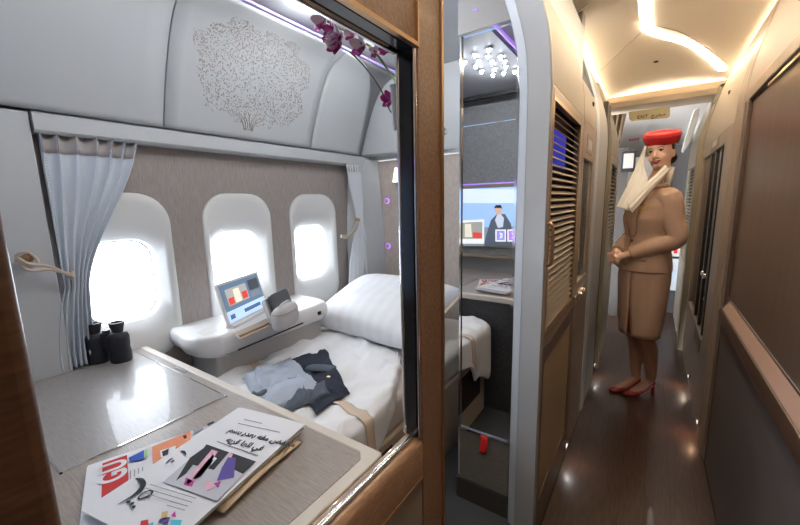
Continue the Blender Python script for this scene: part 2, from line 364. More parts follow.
# reveal of the opening: black seal between two chrome edges
obj('black_seal', box(AX-.028, AX-.007, Y1-.004, Y1+.004, Z0, Z1), black, fr_t)
obj('seal_head', box(AX-.028, AX-.007, Y0, Y1+.004, Z1-.001, Z1+.008), black, fr_t)
obj('chrome_edge', tube([(AX-.031, Y1-.001, Z0), (AX-.031, Y1-.001, Z1)], .0045, 10, B()), chrome, fr_t)
obj('chrome_edge', tube([(AX-.004, Y1+.001, Z0), (AX-.004, Y1+.001, Z1)], .0032, 10, B()), chrome, fr_t)
obj('chrome_edge', tube([(AX-.033, Y0, Z1), (AX-.033, Y1, Z1)], .006, 10, B()), chrome, fr_t)
obj('sill_chrome', tube([(AX-.016, Y0, Z0-.001), (AX-.016, Y1, Z0-.001)], .005, 10, B()), chrome, fr_t)
# ================================================================== SUITE FURNITURE
# side table with tray lid
TZ = .80
TX0, TX1, TY0, TY1 = -1.868, -.512, -.20, .656
tb = thing('side_table', 'wide taupe side table with ivory rim and chrome edged tray lid', 'table', (-1.2, .25, 0))
obj('tabletop', box(TX0+.002, TX1-.036, TY0, TY1-.030, TZ-.03, TZ-.001), tabletop, tb)
b = prism([(TX0, TY1), (TX1-.008, TY1), (TX1, TY1-.008), (TX1, TY0), (TX1-.035, TY0), (TX1-.035, TY1-.05), (TX1-.055, TY1-.029), (TX0, TY1-.029)], 'z', TZ-.035, TZ+.001)
obj('rim', b, rim_m, tb, bevel=.004)
obj('tray_lid', box(-1.822, -1.122, .184, .596, TZ-.004, TZ+.0008), tablein, tb)
b = B()
for q in ((-1.1235, -1.1185, .18, .60), (-1.824, -1.820, .18, .60), (-1.824, -1.1185, .5955, .5995), (-1.824, -1.1185, .180, .185)): box(*q, TZ-.004, TZ+.002, b)
obj('tray_edging', b, chrome, tb)
obj('latch', box(*sorted((at(179, 366, 'z', TZ).x, at(189, 371, 'z', TZ).x)), .612, .626, TZ, TZ+.002), chrome, tb)
obj('side_panel', box(TX0, TX1-.02, TY1-.06, TY1-.03, 0, TZ-.036), darkfab, tb)
obj('side_panel', box(TX1-.05, TX1-.03, TY0, TY1-.06, 0, TZ-.036), leather, tb)
# bed
BX0, BX1, BY0, BY1, BZT = -1.62, -.87, .66, 2.26, .60
bed = thing('bed', 'white made up bed with beige satin bands on a tan base', 'bed', (-1.25, 1.4, 0))
obj('base', box(BX0+.01, BX1+.01, BY0, BY1, 0, .42), leather, bed, bevel=.01)
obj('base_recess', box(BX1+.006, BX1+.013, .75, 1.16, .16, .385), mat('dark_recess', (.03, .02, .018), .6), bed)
obj('mattress', box(BX0+.01, BX1, BY0, BY1, .42, .575), mat('mattress_topper', (.60, .54, .48), .8), bed, bevel=.03, seg=4)
def duv(u, v, off=0):
    # u across (0 window .. 1 aisle edge incl. drape), v along (0 foot .. 1 head)
    y = BY0+.0+v*(1.60-BY0); W = BX1-BX0+.10
    edge = .78
    n = noise.noise(Vector((u*3.2+1, v*4.3, .3)))*.030+noise.noise(Vector((u*8+v*3, v*7+3, .9)))*.017+noise.noise(Vector((u*18-v*6, v*15, 2.9)))*.006+.018*(1-abs(noise.noise(Vector((u*4.5+v*2.5, v*3.2-u*2.2, 7)))))**9+.012*(1-abs(noise.noise(Vector((u*7-v*5, v*6+u*3, 11)))))**10-.010
    turn = max(0, (v-.42)/.58)**1.6; xe = BX1+.012-.27*turn; x_0 = BX0-.09; hang = max(0, 1-max(0, v-.30)/.35)
    if u < edge:
        x = x_0+u/edge*(xe-x_0); z = BZT+.03+n-.02*hang*max(0, (u/edge-.85)/.15)**2
        if u < .1: z -= .03*(1-u/.1)
    else:
        t = (u-edge)/(1-edge); a = min(t*3, 1)*pi/2; L_ = (.26+.05*sin(v*13)+.03*sin(v*31))*hang
        x = xe+(.028*sin(a)+.016*sin(v*24)*t)*(.3+.7*hang); z = BZT+.01+.02*(1-hang)+n-.028*(1-cos(a))*(.5+.5*hang)-max(0, t-.25)*L_*1.3
    if v > .94: z -= (v-.94)*.25
    return Vector((x, y+.02*sin(u*6)*v, z+off))
o = obj('duvet', grid(lambda u, v: duv(u, v), 60, 50), linen, bed, solid=.022, sharp=80, subd=1)
def vat(y): return (y-BY0)/(1.60-BY0)
b = grid(lambda u, v: duv(.02+u*.96, vat(.965+.048*v+.02*sin(u*5)), .0155)+Vector((.013 if u > .78 else 0, 0, -.003 if u > .8 else 0)), 60, 4)
obj('satin_band', b, beige, o, solid=.003, sharp=80)
b = grid(lambda u, v: duv(.012+v*.045, .25+u*.70, .0155), 40, 3); obj('satin_band', b, beige, o, solid=.003, sharp=80)
# folded sheet beyond duvet
b = grid(lambda u, v: Vector((BX0-.15+u*(BX1-BX0+.17), 1.52+v*.70, .605+.006*noise.noise(Vector((u*5, v*6, 4)))-.05*max(0, (u-.93)/.07)**2)), 30, 20)
obj('fitted_sheet', b, mat('ivory_sheet', (.70, .66, .60), .8), bed, solid=.02, sharp=80)
# pillow
def pillow(name, c, sx, sy, hh, rot, tilt, m, label, cat, seedz, parent=None):
    Mx = Matrix.Translation(c) @ Matrix.Rotation(rot, 4, 'Z') @ Matrix.Rotation(tilt, 4, 'X'); bm = B()
    def side(s):
        def f(u, v):
            a, c_ = u*2-1, v*2-1; e = max(0, (1-abs(a)**3.2))*max(0, (1-abs(c_)**3.2)); pinch = 1-.10*(1-abs(a))*abs(c_)**4
            x = a*sx/2*(1-.09*(1-abs(c_)**2)*abs(a)**6); y = c_*sy/2*pinch
            z = s*hh/2*e**.55+noise.noise(Vector((u*4, v*4, seedz)))*.016*e+noise.noise(Vector((u*10, v*8, seedz+3)))*.006*(e+.2)
            return Mx @ Vector((x, y, z))
        return f
    grid(side(1), 28, 22, bm); grid(side(-1), 28, 22, bm); bmesh.ops.remove_doubles(bm, verts=bm.verts[:], dist=.0008)
    return obj(name, bm, m, parent, sharp=80, subd=1)
pl = pillow('pillow', (-1.34, 1.77, .785), .86, .60, .235, R(-4), R(20), stripe, '', '', 1.0)
tag(pl, 'large white striped pillow propped at the head of the bed', 'pillow')
P_ = lambda u: Matrix.Translation((-1.34, 1.77, .785)) @ Matrix.Rotation(R(-4), 4, 'Z') @ Matrix.Rotation(R(20), 4, 'X') @ Vector(u)
tube([P_((.415, -.27, 0)), P_((.405, 0, .0)), P_((.415, .27, 0))], .012, 6, bm := B(), flat=.5); obj('piping', bm, beige, pl)
# window console
con = thing('window_console', 'white moulded console shelf under the windows beside the bed', 'console', (-1.7, 1.1, 0))
def crow(z, ins, yn=.755):
    e = ins; ring = [(WX+.001, yn+e), (-1.78, yn-.005+e), (-1.69, yn-.022+e), (-1.61, yn+.0+e), (-1.56, yn+.06+e), (-1.545+e*-1, .86), (-1.535-e, 1.02), (-1.535-e, 1.30), (-1.54-e, 1.46-e), (-1.58, 1.51-e), (-1.66, 1.54-e), (WX+.001, 1.55-e)]
    pts = smoothpath([(x, y, z) for x, y in ring[1:-1]], 4); return [Vector((*ring[0], z))]+pts+[Vector((*ring[-1], z))]
rs = [crow(.742, .060), crow(.745, .040), crow(.765, .014), crow(.80, 0), crow(.832, .004), crow(.846, .012), crow(.850, .026)]
obj('console_body', rings(rs), white, con, sharp=50)
obj('support', box(WX, -1.62, .84, 1.50, .42, .744), mat('console_support', (.50, .48, .46), .5), con, bevel=.02, seg=4)
b = B(); tube([(-1.540, .90, .762), (-1.531, 1.05, .772), (-1.529, 1.28, .785)], .0038, 6, b); obj('grip_slot', b, blackm, con)
b = box(-1.70, -1.58, .86, 1.12, .8495, .8515); b2 = (b)
obj('stowage_recess', prism([tuple(at(*p, 'z', .85))[:2] for p in ((233, 334), (240, 340), (278, 322), (272, 316))], 'z', .849, .8512), mat('tan_recess', (.42, .33, .25), .5), con)
b = B(); tube([at(240, 336, 'z', .856), at(263, 326, 'z', .856), at(274, 319, 'z', .857)], .006, 8, b); obj('release_bar', b, bronze, con)
b = prism([tuple(at(*p, 'z', .85))[:2] for p in ((196, 333), (206, 336), (232, 322), (222, 320))], 'z', .849, .8508); obj('hatch_outline', b, mat('hatch_line', (.60, .58, .56), .4), con)
obj('control_button', box(-1.541, -1.534, 1.395, 1.42, .795, .815), black, con)
# tablet: place by three corners on a tilted plane standing on the console
bl = at(229.5, 327, 'z', .862); br = at(268, 306, 'z', .866)
u = (br-bl); u.z = 0; Lt = u.length; u.normalize(); n0 = Vector((u.y, -u.x, 0))     # towards bed
tilt = R(14); vv = (Vector((0, 0, 1))*cos(tilt)-n0*sin(tilt)); tf = plane_frame(bl, u, vv)
d = FWD*FPX+RT*(218.5-CX)+DN*(284-CY); nn = tf[3]; tl = Vector((0, 0, EYE))+d*((bl-Vector((0, 0, EYE))).dot(nn)/d.dot(nn)); Ht = (tl-bl).dot(tf[2])
print('tablet', Lt, Ht, bl, br)
tab = thing('tablet', 'white framed touchscreen tablet propped up on the console', 'tablet', tuple(bl))
def slab(fr, w_, h_, r, z0, z1, m, parent, name, **k):
    o_, u_, v_, n_ = fr; pts = rrect(w_, h_, r, 4, w_/2, h_/2)
    return obj(name, rings([[o_+u_*a+v_*c+n_*z for a, c in pts] for z in (z0, z1)]), m, parent, **k)
slab(tf, Lt, Ht, .012, -.014, 0, white, tab, 'housing', bevel=.002)
def em(name, c, s=.9): return mat(name, c, .4, emit=s)
bz = .011
o = obj('screen', quadpatch(tf, bz, Lt-bz, bz, Ht-bz, .0002), em('screen_dusk_blue', (.10, .16, .24)), tab)
def sq(fr, x0, x1, y0, y1, W_, H_, off, z, m, parent, name): return obj(name, quadpatch(fr, off+x0*(W_-2*off), off+x1*(W_-2*off), off+y0*(H_-2*off), off+y1*(H_-2*off), z), m, parent)
sq(tf, 0, 1, 0, .30, Lt, Ht, bz, .0008, em('screen_pale_blue', (.42, .58, .80)), o, 'menu_band')
sq(tf, .10, .62, .42, .86, Lt, Ht, bz, .0008, em('screen_photo_grey', (.34, .34, .32)), o, 'picture')
sq(tf, .12, .25, .44, .62, Lt, Ht, bz, .0014, em('screen_red', (.60, .05, .04)), o, 'picture_detail')
sq(tf, .46, .60, .46, .66, Lt, Ht, bz, .0014, em('screen_red', (.60, .05, .04)), o, 'picture_detail')
sq(tf, .28, .42, .45, .80, Lt, Ht, bz, .0014, em('screen_cream', (.75, .70, .55)), o, 'picture_detail')
sq(tf, .68, .96, .60, .90, Lt, Ht, bz, .0008, em('screen_dark', (.04, .05, .06)), o, 'picture')
sq(tf, .68, .96, .40, .56, Lt, Ht, bz, .0008, em('screen_slate', (.16, .19, .22)), o, 'picture')
sq(tf, .40, .85, .10, .20, Lt, Ht, bz, .0014, em('screen_navy', (.06, .10, .22)), o, 'menu_button')
sq(tf, .05, .16, .08, .20, Lt, Ht, bz, .0014, em('screen_navy', (.06, .10, .22)), o, 'menu_button')
obj('stand_foot', prism([tuple(bl+u*a+n0*c)[:2] for a, c in ((.01, -.03), (Lt-.01, -.03), (Lt-.01, .02), (.01, .02))], 'z', .848, .866), white, tab, bevel=.004)
# pouch (amenity kit)
pc = at(293, 326, 'z', .852); 
pt = thing('amenity_pouch', 'small soft grey zipped pouch standing on the console', 'pouch', tuple(pc))
ux = u.copy(); uy = Vector((-ux.y, ux.x, 0))
def puf(t, w_, dpt):
    return [pc+uy*.035+ux*(a)+uy*(c)+Vector((0, 0, t)) for a, c in [(x*w_, y*dpt) for x, y in rrect(1, 1, .38, 5)]]
rs = [puf(.0, .165, .065), puf(.004, .180, .076), puf(.03, .190, .084), puf(.062, .188, .082), puf(.088, .178, .070), puf(.100, .16, .050), puf(.105, .11, .02)]
obj('pouch_body', rings(rs), pouch_m, pt, sharp=60, subd=1)
b = B(); rr = puf(.078, .184, .078); tube(rr+[rr[0]], .0022, 6, b); obj('zip', b, mat('zip_grey', (.36, .35, .36), .6), pt)
b = B(); tube(smoothpath([pc+uy*.035+ux*-.06+Vector((0, 0, .100)), pc+uy*.03+ux*-.03+Vector((0, 0, .116)), pc+uy*.03+ux*.03+Vector((0, 0, .116)), pc+uy*.035+ux*.06+Vector((0, 0, .100))]), .005, 6, b); obj('handle', b, pouch_m, pt)
# remote dock behind
rc = at(302, 320, 'z', .852)+uy*.11
dk = thing('handset', 'dark grey handset in a white dock behind the pouch', 'handset', tuple(rc))
hf = plane_frame(rc+ux*-.075+Vector((0, 0, .035)), ux, Vector((0, 0, 1))*.95-Vector((u.y, -u.x, 0))*.3+ux*.0)
slab(hf, .175, .105, .02, .0, .02, mat('dark_grey_plastic', (.07, .08, .09), .35), dk, 'handset_body', bevel=.004)
slab((hf[0]-ux*.018-Vector((0, 0, .033)), *hf[1:]), .11, .125, .02, -.014, -.001, white, dk, 'dock', bevel=.003)
# clothes on the bed
ZB = .648
def bedz(x, y):
    e = .78; uu = (x-(BX0-.10))/(BX1-BX0+.10)*e; return max(duv(min(max(uu+a_, .11), .74), min(max(vat(y)+b_, 0), .93)).z for a_ in (-.02, 0, .02) for b_ in (-.025, 0, .025))+.014
def drape(name, corners, m, th, seed, layers=1, parent=None, lift=0, wr=.004, nu=26, nv=26, sol=None, bow=None):
    # soft quad on the bed, corners in x, y
    A, Bq, Cq, D = [Vector((*c, 0)) for c in corners]; bm = B()
    def f(u_, v_):
        p = A.lerp(Bq, u_).lerp(D.lerp(Cq, u_), v_); e = min(1, min(u_, 1-u_, v_, 1-v_)*9)
        wob = noise.noise(Vector((u_*3, v_*3, seed)))*.02*(1-e*.3)
        x, y = p.x+wob, p.y+noise.noise(Vector((v_*4, u_*3, seed+7)))*.012
        return Vector((x, y, bedz(x, y)+lift+th*e**.4+wr*noise.noise(Vector((u_*6, v_*6, seed+2)))))
    def g(u_, v_): p = f(u_, v_); return Vector((p.x, p.y, bedz(p.x, p.y)+lift+.001))
    grid(f, nu, nv, bm); grid(g, nu, nv, bm)
    # side strips
    for k in range(nu):
        for (vv_,) in ((0,), (1,)):
            q = [f(k/nu, vv_), f((k+1)/nu, vv_), g((k+1)/nu, vv_), g(k/nu, vv_)]; bm.faces.new([bm.verts.new(t) for t in q])
    for k in range(nv):
        for uu_ in (0, 1):
            q = [f(uu_, k/nv), f(uu_, (k+1)/nv), g(uu_, (k+1)/nv), g(uu_, k/nv)]; bm.faces.new([bm.verts.new(t) for t in q])
    bmesh.ops.remove_doubles(bm, verts=bm.verts[:], dist=.0002)
    return obj(name, bm, m, parent, sharp=70)
cx_ = lambda px, py, z=.66: tuple(at(px, py, 'z', z))[:2]
# navy folded bag/cloth
o = drape('folded_bag', [cx_(286, 362), cx_(324, 349), cx_(350, 388), cx_(316, 408)], navy, .006, 2.0, wr=.001)
tag(o, 'flat navy cloth bag with a small emblem lying on the duvet', 'bag')
q = at(328, 373, 'z', .672); bf = plane_frame((q.x, q.y, bedz(q.x, q.y)+.0075), (1, .2, 0), (0, 1, 0)); obj('emblem', polypatch(bf, [(-.007, -.005), (.007, -.006), (.009, .006), (0, .010), (-.008, .006)], 0), gold, o)
o = drape('folded_pyjama_top', [cx_(262, 411), cx_(242, 380), cx_(290, 358), cx_(326, 388)], greyblue, .026, 4.0, wr=.014, nu=30, nv=30)
tag(o, 'loosely folded grey blue pyjama top lying on the bed', 'pyjamas')
pj = o
o = drape('folded_trousers', [cx_(282, 415, .645), cx_(286, 398, .645), cx_(324, 382, .645), cx_(330, 393, .645)], slate, .022, 9.0, wr=.004); tag(o, 'dark slate folded garment tucked under the pyjama top', 'garment')
sl_ = drape('sleeve_fold', [cx_(258, 396), cx_(256, 376), cx_(292, 364), cx_(306, 380)], mat('jersey_fold', (.42, .48, .57), .85), .010, 14.0, lift=.026, wr=.005, parent=pj)
b = B(); q = at(260, 396, 'z', .66); q.z = bedz(q.x, q.y)+.012; lathe([(0, -.012), (.026, -.010), (.032, 0), (.026, .010), (0, .013)], q, 14, b); o = obj('rolled_sock', b, slate); tag(o, 'small dark rolled sock beside the pyjama top', 'sock')
# eye mask
q = at(318, 362, 'z', .68); mz = bedz(q.x, q.y)+.010
def mk(u_, v_):
    a = u_*2-1; c_ = v_*2-1; wd = .085; hh = .035*(1-.35*abs(a)**3)-.010*(1-abs(a))*(c_ < 0); e = (1-a*a)*(1-c_*c_)
    x = a*wd; y = c_*hh*(1 if abs(a) < .98 else .6); ca, sa = cos(R(28)), sin(R(28)); 
    return Vector((q.x+x*ca-y*sa, q.y+x*sa+y*ca, mz+.004+.016*e**.6))
b = B(); grid(mk, 20, 12, b); grid(lambda u_, v_: Vector((*mk(u_, v_).xy, mz)), 20, 12, b); bmesh.ops.remove_doubles(b, verts=b.verts[:], dist=.0005); em_ = obj('sleep_mask', b, slate, sharp=70); tag(em_, 'slate grey padded sleep mask on top of the navy bag', 'sleep mask')
b = B(); tube(smoothpath([mk(0, .5), (q.x-.04, q.y+.03, mz+.01), (q.x+.04, q.y+.06, mz+.006), mk(1, .5)]), .004, 6, b, flat=.5); obj('strap', b, navy, em_)
# ------------------------------------------------------------------ binoculars on the table
bx_, by_ = -1.805, .500
bn = thing('binoculars', 'black binoculars standing upright on the table by the first window', 'binoculars', (bx_, by_, TZ))
ang = R(38); ub = Vector((cos(ang), sin(ang), 0))
for s in (-1, 1):
    c = Vector((bx_, by_, TZ))+ub*(s*.034)
    obj('barrel', lathe([(.0, .0), (.026, .0), (.029, .004), (.0295, .03), (.027, .045), (.0285, .055), (.0285, .080), (.024, .092), (.015, .098), (0, .098)], c, 20, B()), bino_m, bn)
    obj('eyecup', lathe([(.0, .096), (.015, .096), (.016, .104), (.0205, .124), (.0205, .128), (.016, .128), (.014, .112), (0, .110)], c, 20, B()), bino_m, bn)
b = B(); tube([Vector((bx_, by_, TZ+.028)), Vector((bx_, by_, TZ+.09))], .010, 10, b); obj('hinge', b, bino_m, bn)
nb = Vector((-ub.y, ub.x, 0)); rings([[Vector((bx_, by_, TZ+z))+ub*a+nb*c_ for a, c_ in ((-.03, -.014), (.03, -.014), (.03, .014), (-.03, .014))] for z in (.045, .085)], b := B()); obj('bridge', b, bino_m, bn, bevel=.004)
b = B(); tube([Vector((bx_, by_, TZ+.09)), Vector((bx_, by_, TZ+.104))], .0105, 14, b); obj('focus_wheel', b, mat('grey_rubber', (.05, .05, .055), .5), bn)
BS = Matrix.Translation((bx_, by_, TZ)) @ Matrix.Scale(1.30, 4) @ Matrix.Translation((-bx_, -by_, -TZ))
for o in [x for x in COL.objects if x.parent == bn]: o.data.transform(BS)
# ------------------------------------------------------------------ newspapers
def news(name, p0, pu, pv, label, t, z):
    p0, pu, pv = [at(*p, 'z', z) for p in (p0, pu, pv)]
    return p0, (pu-p0), (pv-p0)
def sheetstack(parent, fr, W_, H_, n, th, m, name, droop=0, skew=.0):
    bm = B(); o_, u_, v_, n_ = fr
    for k in range(n):
        e = .0012*k
        def f(a, c_): return o_+u_*(a*W_+e*(1 if k % 2 else -1))+v_*(c_*H_-e)+n_*(k*th/n+.0015*sin(pi*a)*(k/n)+.0016*sin(3*c_+k))
        def g(a, c_): return f(a, c_)+n_*(th/n*.7)
        grid(f, 12, 12, bm); grid(g, 12, 12, bm)
        for i in range(12):
            for q in ([f(i/12, 0), f((i+1)/12, 0), g((i+1)/12, 0), g(i/12, 0)], [f(i/12, 1), f((i+1)/12, 1), g((i+1)/12, 1), g(i/12, 1)], [f(0, i/12), f(0, (i+1)/12), g(0, (i+1)/12), g(0, i/12)], [f(1, i/12), f(1, (i+1)/12), g(1, (i+1)/12), g(1, i/12)]): bm.faces.new([bm.verts.new(x) for x in q])
    bmesh.ops.remove_doubles(bm, verts=bm.verts[:], dist=.00005)
    return obj(name, bm, m, parent, sharp=70)
# lower paper: GULF; text reads along its long axis
z1 = TZ+.004
a0 = at(89, 465, 'z', z1+.008); a1 = at(224, 419, 'z', z1+.008); a0.z = a1.z = TZ+.0035
# corner a0 (left top), towards a1 is the upper long edge; width goes towards the camera
v1 = (a1-a0).normalized(); u1 = Vector((v1.y, -v1.x, 0))        # u1 = towards the aisle
n1 = thing('newspaper', 'folded newspaper with a red masthead lying underneath', 'newspaper', tuple(a0), 'newspapers on the side table')
L1 = (a1-a0).length
f1 = plane_frame(a0, u1, v1)
sheetstack(n1, f1, .285, L1+.02, 4, .008, paper, 'pages')
hz = .0105

def ploc(fr, px, py):
    d_ = FWD*FPX+RT*(px-CX)+DN*(py-CY); c_ = Vector((0, 0, EYE)); o_ = fr[0]+fr[3]*hz; q = c_+d_*((o_-c_).dot(fr[3])/d_.dot(fr[3]))-o_
    return (q.dot(fr[1]), q.dot(fr[2]))
def ppatch(fr, pts, m, parent, name, h=0, label=None):
    o = obj(name, polypatch(fr, [ploc(fr, *p) for p in pts], hz+h), m, parent)
    if label: o['label'] = label
    return o
def textrun(fr, p0, p1, body, size, m, parent, name='headline', sx=1, up=1, bold=0, h=.0006):
    a = Vector(ploc(fr, *p0)); b_ = Vector(ploc(fr, *p1)); d_ = (b_-a).normalized(); U = fr[1]*d_.x+fr[2]*d_.y; V = (fr[1]*-d_.y+fr[2]*d_.x)*up
    return text(name, body, (fr[0]+fr[1]*a.x+fr[2]*a.y, U, V, fr[3]), 0, 0, size, m, parent, h=hz+h, sx=sx, bold=bold)
orange_i = mat('orange_ink', (.75, .28, .14), .8); blue_i = mat('blue_ink', (.03, .09, .45), .8); green_i = mat('green_ink', (.35, .6, .2), .8)
magenta_i = mat('magenta_ink', (.55, .04, .35), .8); cyan_i = mat('cyan_ink', (.08, .5, .65), .8); tan_i = mat('tan_ink', (.6, .42, .22), .8)
pink_i = mat('pink_ink', (.70, .42, .50), .8); violet_i = mat('violet_ink', (.10, .07, .30), .8); photo_bg = mat('photo_grey', (.50, .51, .56), .8); photo_dk = mat('photo_black', (.025, .025, .03), .8)
ppatch(f1, [(102.5, 463.5), (127, 455), (130, 500), (101, 512)], red_ink, n1, 'masthead_block')
gtx = ploc(f1, 126, 477)
text('masthead_text', 'GU', (f1[0]+f1[1]*gtx[0]+f1[2]*gtx[1], -f1[1], -f1[2], f1[3]), 0, 0, .074, paper, n1, h=hz+.0006, sx=.78, bold=.002)
ppatch(f1, [(128.5, 458), (144, 450), (144, 459), (130, 462)], blue_i, n1, 'small_picture')
ppatch(f1, [(144.5, 450), (147, 449), (147, 456), (144.5, 458)], green_i, n1, 'small_picture')
for k in range(4): ppatch(f1, [(130+4*k, 471-1.2*k), (131.2+4*k, 470.5-1.2*k), (131+4*k, 479-2*k), (129.8+4*k, 480-2*k)], ink_g, n1, 'text_column')
ppatch(f1, [(152, 447), (191, 431), (190, 448), (153, 466)], orange_i, n1, 'large_picture')
ppatch(f1, [(160, 451), (176, 446), (174, 456), (161, 458)], paper, n1, 'picture_detail', h=.0006)
ppatch(f1, [(162, 452), (169, 449), (168, 455), (163, 457)], photo_dk, n1, 'picture_detail', h=.0011)
ppatch(f1, [(183, 436), (186, 435), (187, 438), (184, 439)], photo_dk, n1, 'picture_detail', h=.0006)
ppatch(f1, [(193, 431), (203, 426), (203, 429), (194, 434)], ink_g, n1, 'text_column')
ppatch(f1, [(207, 424), (214, 421), (214, 423), (208, 426)], ink, n1, 'text_column')
n1['label'] = 'folded newspaper with red masthead reading GULF, lying underneath'
# upper paper
c0 = at(241, 406, 'z', TZ+.030); c1 = at(304, 417, 'z', TZ+.030); c2 = at(86, 511, 'z', TZ+.022)
v2 = (c0-c2); v2.z = 0; L2 = v2.length; v2.normalize(); u2 = Vector((v2.y, -v2.x, 0)); W2 = (c1-c0).dot(u2)
print('news2', L2, W2, 'news1', L1)
n2 = thing('newspaper', 'folded newspaper with large Arabic masthead and dark photograph, lying on top', 'newspaper', tuple(c2), 'newspapers on the side table')
f2 = plane_frame((c2.x, c2.y, TZ+.0135), u2, v2)
sheetstack(n2, f2, W2+.02, L2, 6, .016, paper, 'pages')
hz = .0185
ppatch(f2, [(206.5, 444.6), (256, 461.8), (217, 501), (163, 482)], photo_bg, n2, 'photograph')
for poly, m_ in (([(206.5, 444.6), (229, 452.5), (214, 470), (193, 465)], photo_dk), ([(231, 453), (256, 461.8), (243, 474), (226, 466)], photo_dk), ([(206, 447), (200, 456), (186, 474), (176, 481), (190, 458)], photo_dk),
                 ([(212, 450), (218, 452), (200, 478), (186, 486), (188, 478)], pink_i), ([(209, 459), (214, 461), (200, 478), (192, 480)], violet_i), ([(228, 458), (236, 458), (234, 478), (217, 481), (222, 468)], violet_i),
                 ([(212, 455), (217, 459), (203, 474)], paper), ([(229, 453), (233, 454.5), (231, 459), (228, 457)], pink_i), ([(186, 478), (194, 482), (192, 487), (184, 485)], magenta_i), ([(206, 483), (213, 481), (214, 488), (206, 492)], pink_i), ([(214, 484), (221, 482), (218, 488)], magenta_i)):
    ppatch(f2, poly, m_, n2, 'picture_detail', h=.0006 if m_ in (photo_dk,) else .0012)
AR1 = ''.join(['\uFEE2\uFEB4\uFE91 \uFEF3\uFEAA\uFECC\uFE91 \uFEEA\uFED3\uFEE3 \uFEBE\uFED4\uFEA8\uFEE3'])
AR2 = '\uFEEA\uFEF3\uFEAE\uFED7 \uFE8E\uFEEC\uFEE0\uFE8D \uFEF2\uFED3'
textrun(f2, (228, 431.5), (277, 443.5), AR1, .024, ink, n2, bold=.0006)
textrun(f2, (225, 441.5), (265, 451.5), AR2, .024, ink, n2, bold=.0006)
for (p, q, r_, s_) in (((217, 441), (258, 455), (258, 456), (217, 442)), ((244, 419), (262, 423), (262, 423.7), (244, 419.6)), ((238, 423), (280, 432), (280, 432.6), (238, 423.6))): ppatch(f2, [p, q, r_, s_], ink_g, n2, 'text_line')
for k in range(3): ppatch(f2, [(150-4*k, 484+4*k), (196-4*k, 498+4*k), (196-4*k, 498.7+4*k), (150-4*k, 484.6+4*k)], ink_g, n2, 'text_line')
for k in range(2): ppatch(f2, [(170-3*k, 501+4*k), (188-3*k, 506+4*k), (188-3*k, 506.6+4*k), (170-3*k, 501.6+4*k)], ink_g, n2, 'text_line')
S = lambda pts: [ploc(f2, *p) for p in pts]
stroke(f2, S([(135.5, 478.5), (141, 480), (142.8, 486), (134, 495), (117.5, 504.5)]), [.002, .010, .011, .007, .001], hz, (b := B())); obj('masthead_stroke', b, ink, n2)
stroke(f2, S([(138.5, 497), (143, 492.8), (150, 490.5), (152.5, 492), (148, 496), (140, 499), (138, 497.5)]), [.003, .004, .003, .004, .005, .004, .003], hz, (b := B())); obj('masthead_stroke', b, ink, n2)
for p in ((128.5, 502), (133.5, 507), (132, 503.5)): q = ploc(f2, *p); polypatch(f2, [(q[0]-.005, q[1]), (q[0], q[1]-.0045), (q[0]+.005, q[1]), (q[0], q[1]+.0045)], hz, (b := B())); obj('masthead_stroke', b, ink, n2)
stroke(f2, S([(181, 451), (184, 452), (186, 455)]), [.004, .006, .002], hz, (b := B())); obj('masthead_stroke', b, ink, n2); stroke(f2, S([(166, 463), (170, 459.5), (173, 458)]), [.002, .005, .002], hz, (b := B())); obj('masthead_stroke', b, ink, n2); stroke(f2, S([(171, 462), (174, 460)]), [.004, .004], hz, (b := B())); obj('masthead_stroke', b, ink, n2)
for poly, m_ in (([(162, 512), (168, 511), (167, 519), (161, 520)], tan_i), ([(171, 516), (175, 511), (176, 517)], magenta_i), ([(160, 519), (170, 517), (168, 523), (158, 522)], violet_i), ([(171, 520), (182, 520), (180, 527), (170, 527)], cyan_i), ([(141, 521), (148, 519.5), (149, 526), (140, 526)], red_ink), ([(149, 524), (153, 522), (154, 528), (149, 528)], cyan_i)):
    ppatch(f2, poly, m_, n2, 'advert')
# loose brownish inner sheet edge at the right side of upper paper
b = grid(lambda a, c: f2[0]+f2[1]*(W2+.005+a*.035)+f2[2]*(L2*(.30+.62*c)-.01)+f2[3]*(-.004+.006*sin(c*4)), 6, 10)
obj('inner_sheet', b, paper_d, n2, solid=.002)
# ------------------------------------------------------------------ curtains
def curtain(name, edge_top, edge_mid, edge_bot, m, label, tie=None, folds=9, amp=.016, solid=.003, back=None):
    # edges: (y0, y1, z, x) for three heights, cloth pleated between them
    bm = B()
    def f(u_, v_):
        (a0_, a1_, za, xa), (b0, b1, zb, xb), (c0_, c1_, zc, xc) = edge_top, edge_mid, edge_bot
        if v_ < .5: t = v_*2; s = t*t*(3-2*t)*.6+t*.4; y0, y1, z, x = [p+(q-p)*k for p, q, k in ((a0_, b0, s), (a1_, b1, s), (za, zb, t), (xa, xb, t))]
        else: t = (v_-.5)*2; s = 1-(1-t)**2; y0, y1, z, x = [p+(q-p)*k for p, q, k in ((b0, c0_, s), (b1, c1_, s), (zb, zc, t), (xb, xc, t))]
        ph = u_*folds*2*pi+sin(u_*7+v_*2.2)*1.1
        g = abs(v_-.5)*2; a = amp*(.55+.45*g)
        return Vector((x+a*sin(ph)+.006*noise.noise(Vector((u_*8, v_*5, 2))), y0+(y1-y0)*u_+.4*a*sin(ph*1.0+1.5)*g, z+.003*sin(ph)*(v_ < .02)))
    grid(f, folds*14, 46, bm)
    t = thing(name, label, 'curtain', (edge_top[3], edge_top[0], edge_top[2]))
    obj('cloth', bm, m, t, solid=solid, sharp=80)
    b2 = B()
    def h_(u_, v_):
        p = f(u_, .0+v_*.06); return Vector((p.x+.0035, p.y, p.z))
    grid(h_, folds*14, 3, b2); obj('heading_tape', b2, sheer, t, solid=.001, sharp=80)
    return t, f
e1 = at(36, 355, 'x', -1.80)
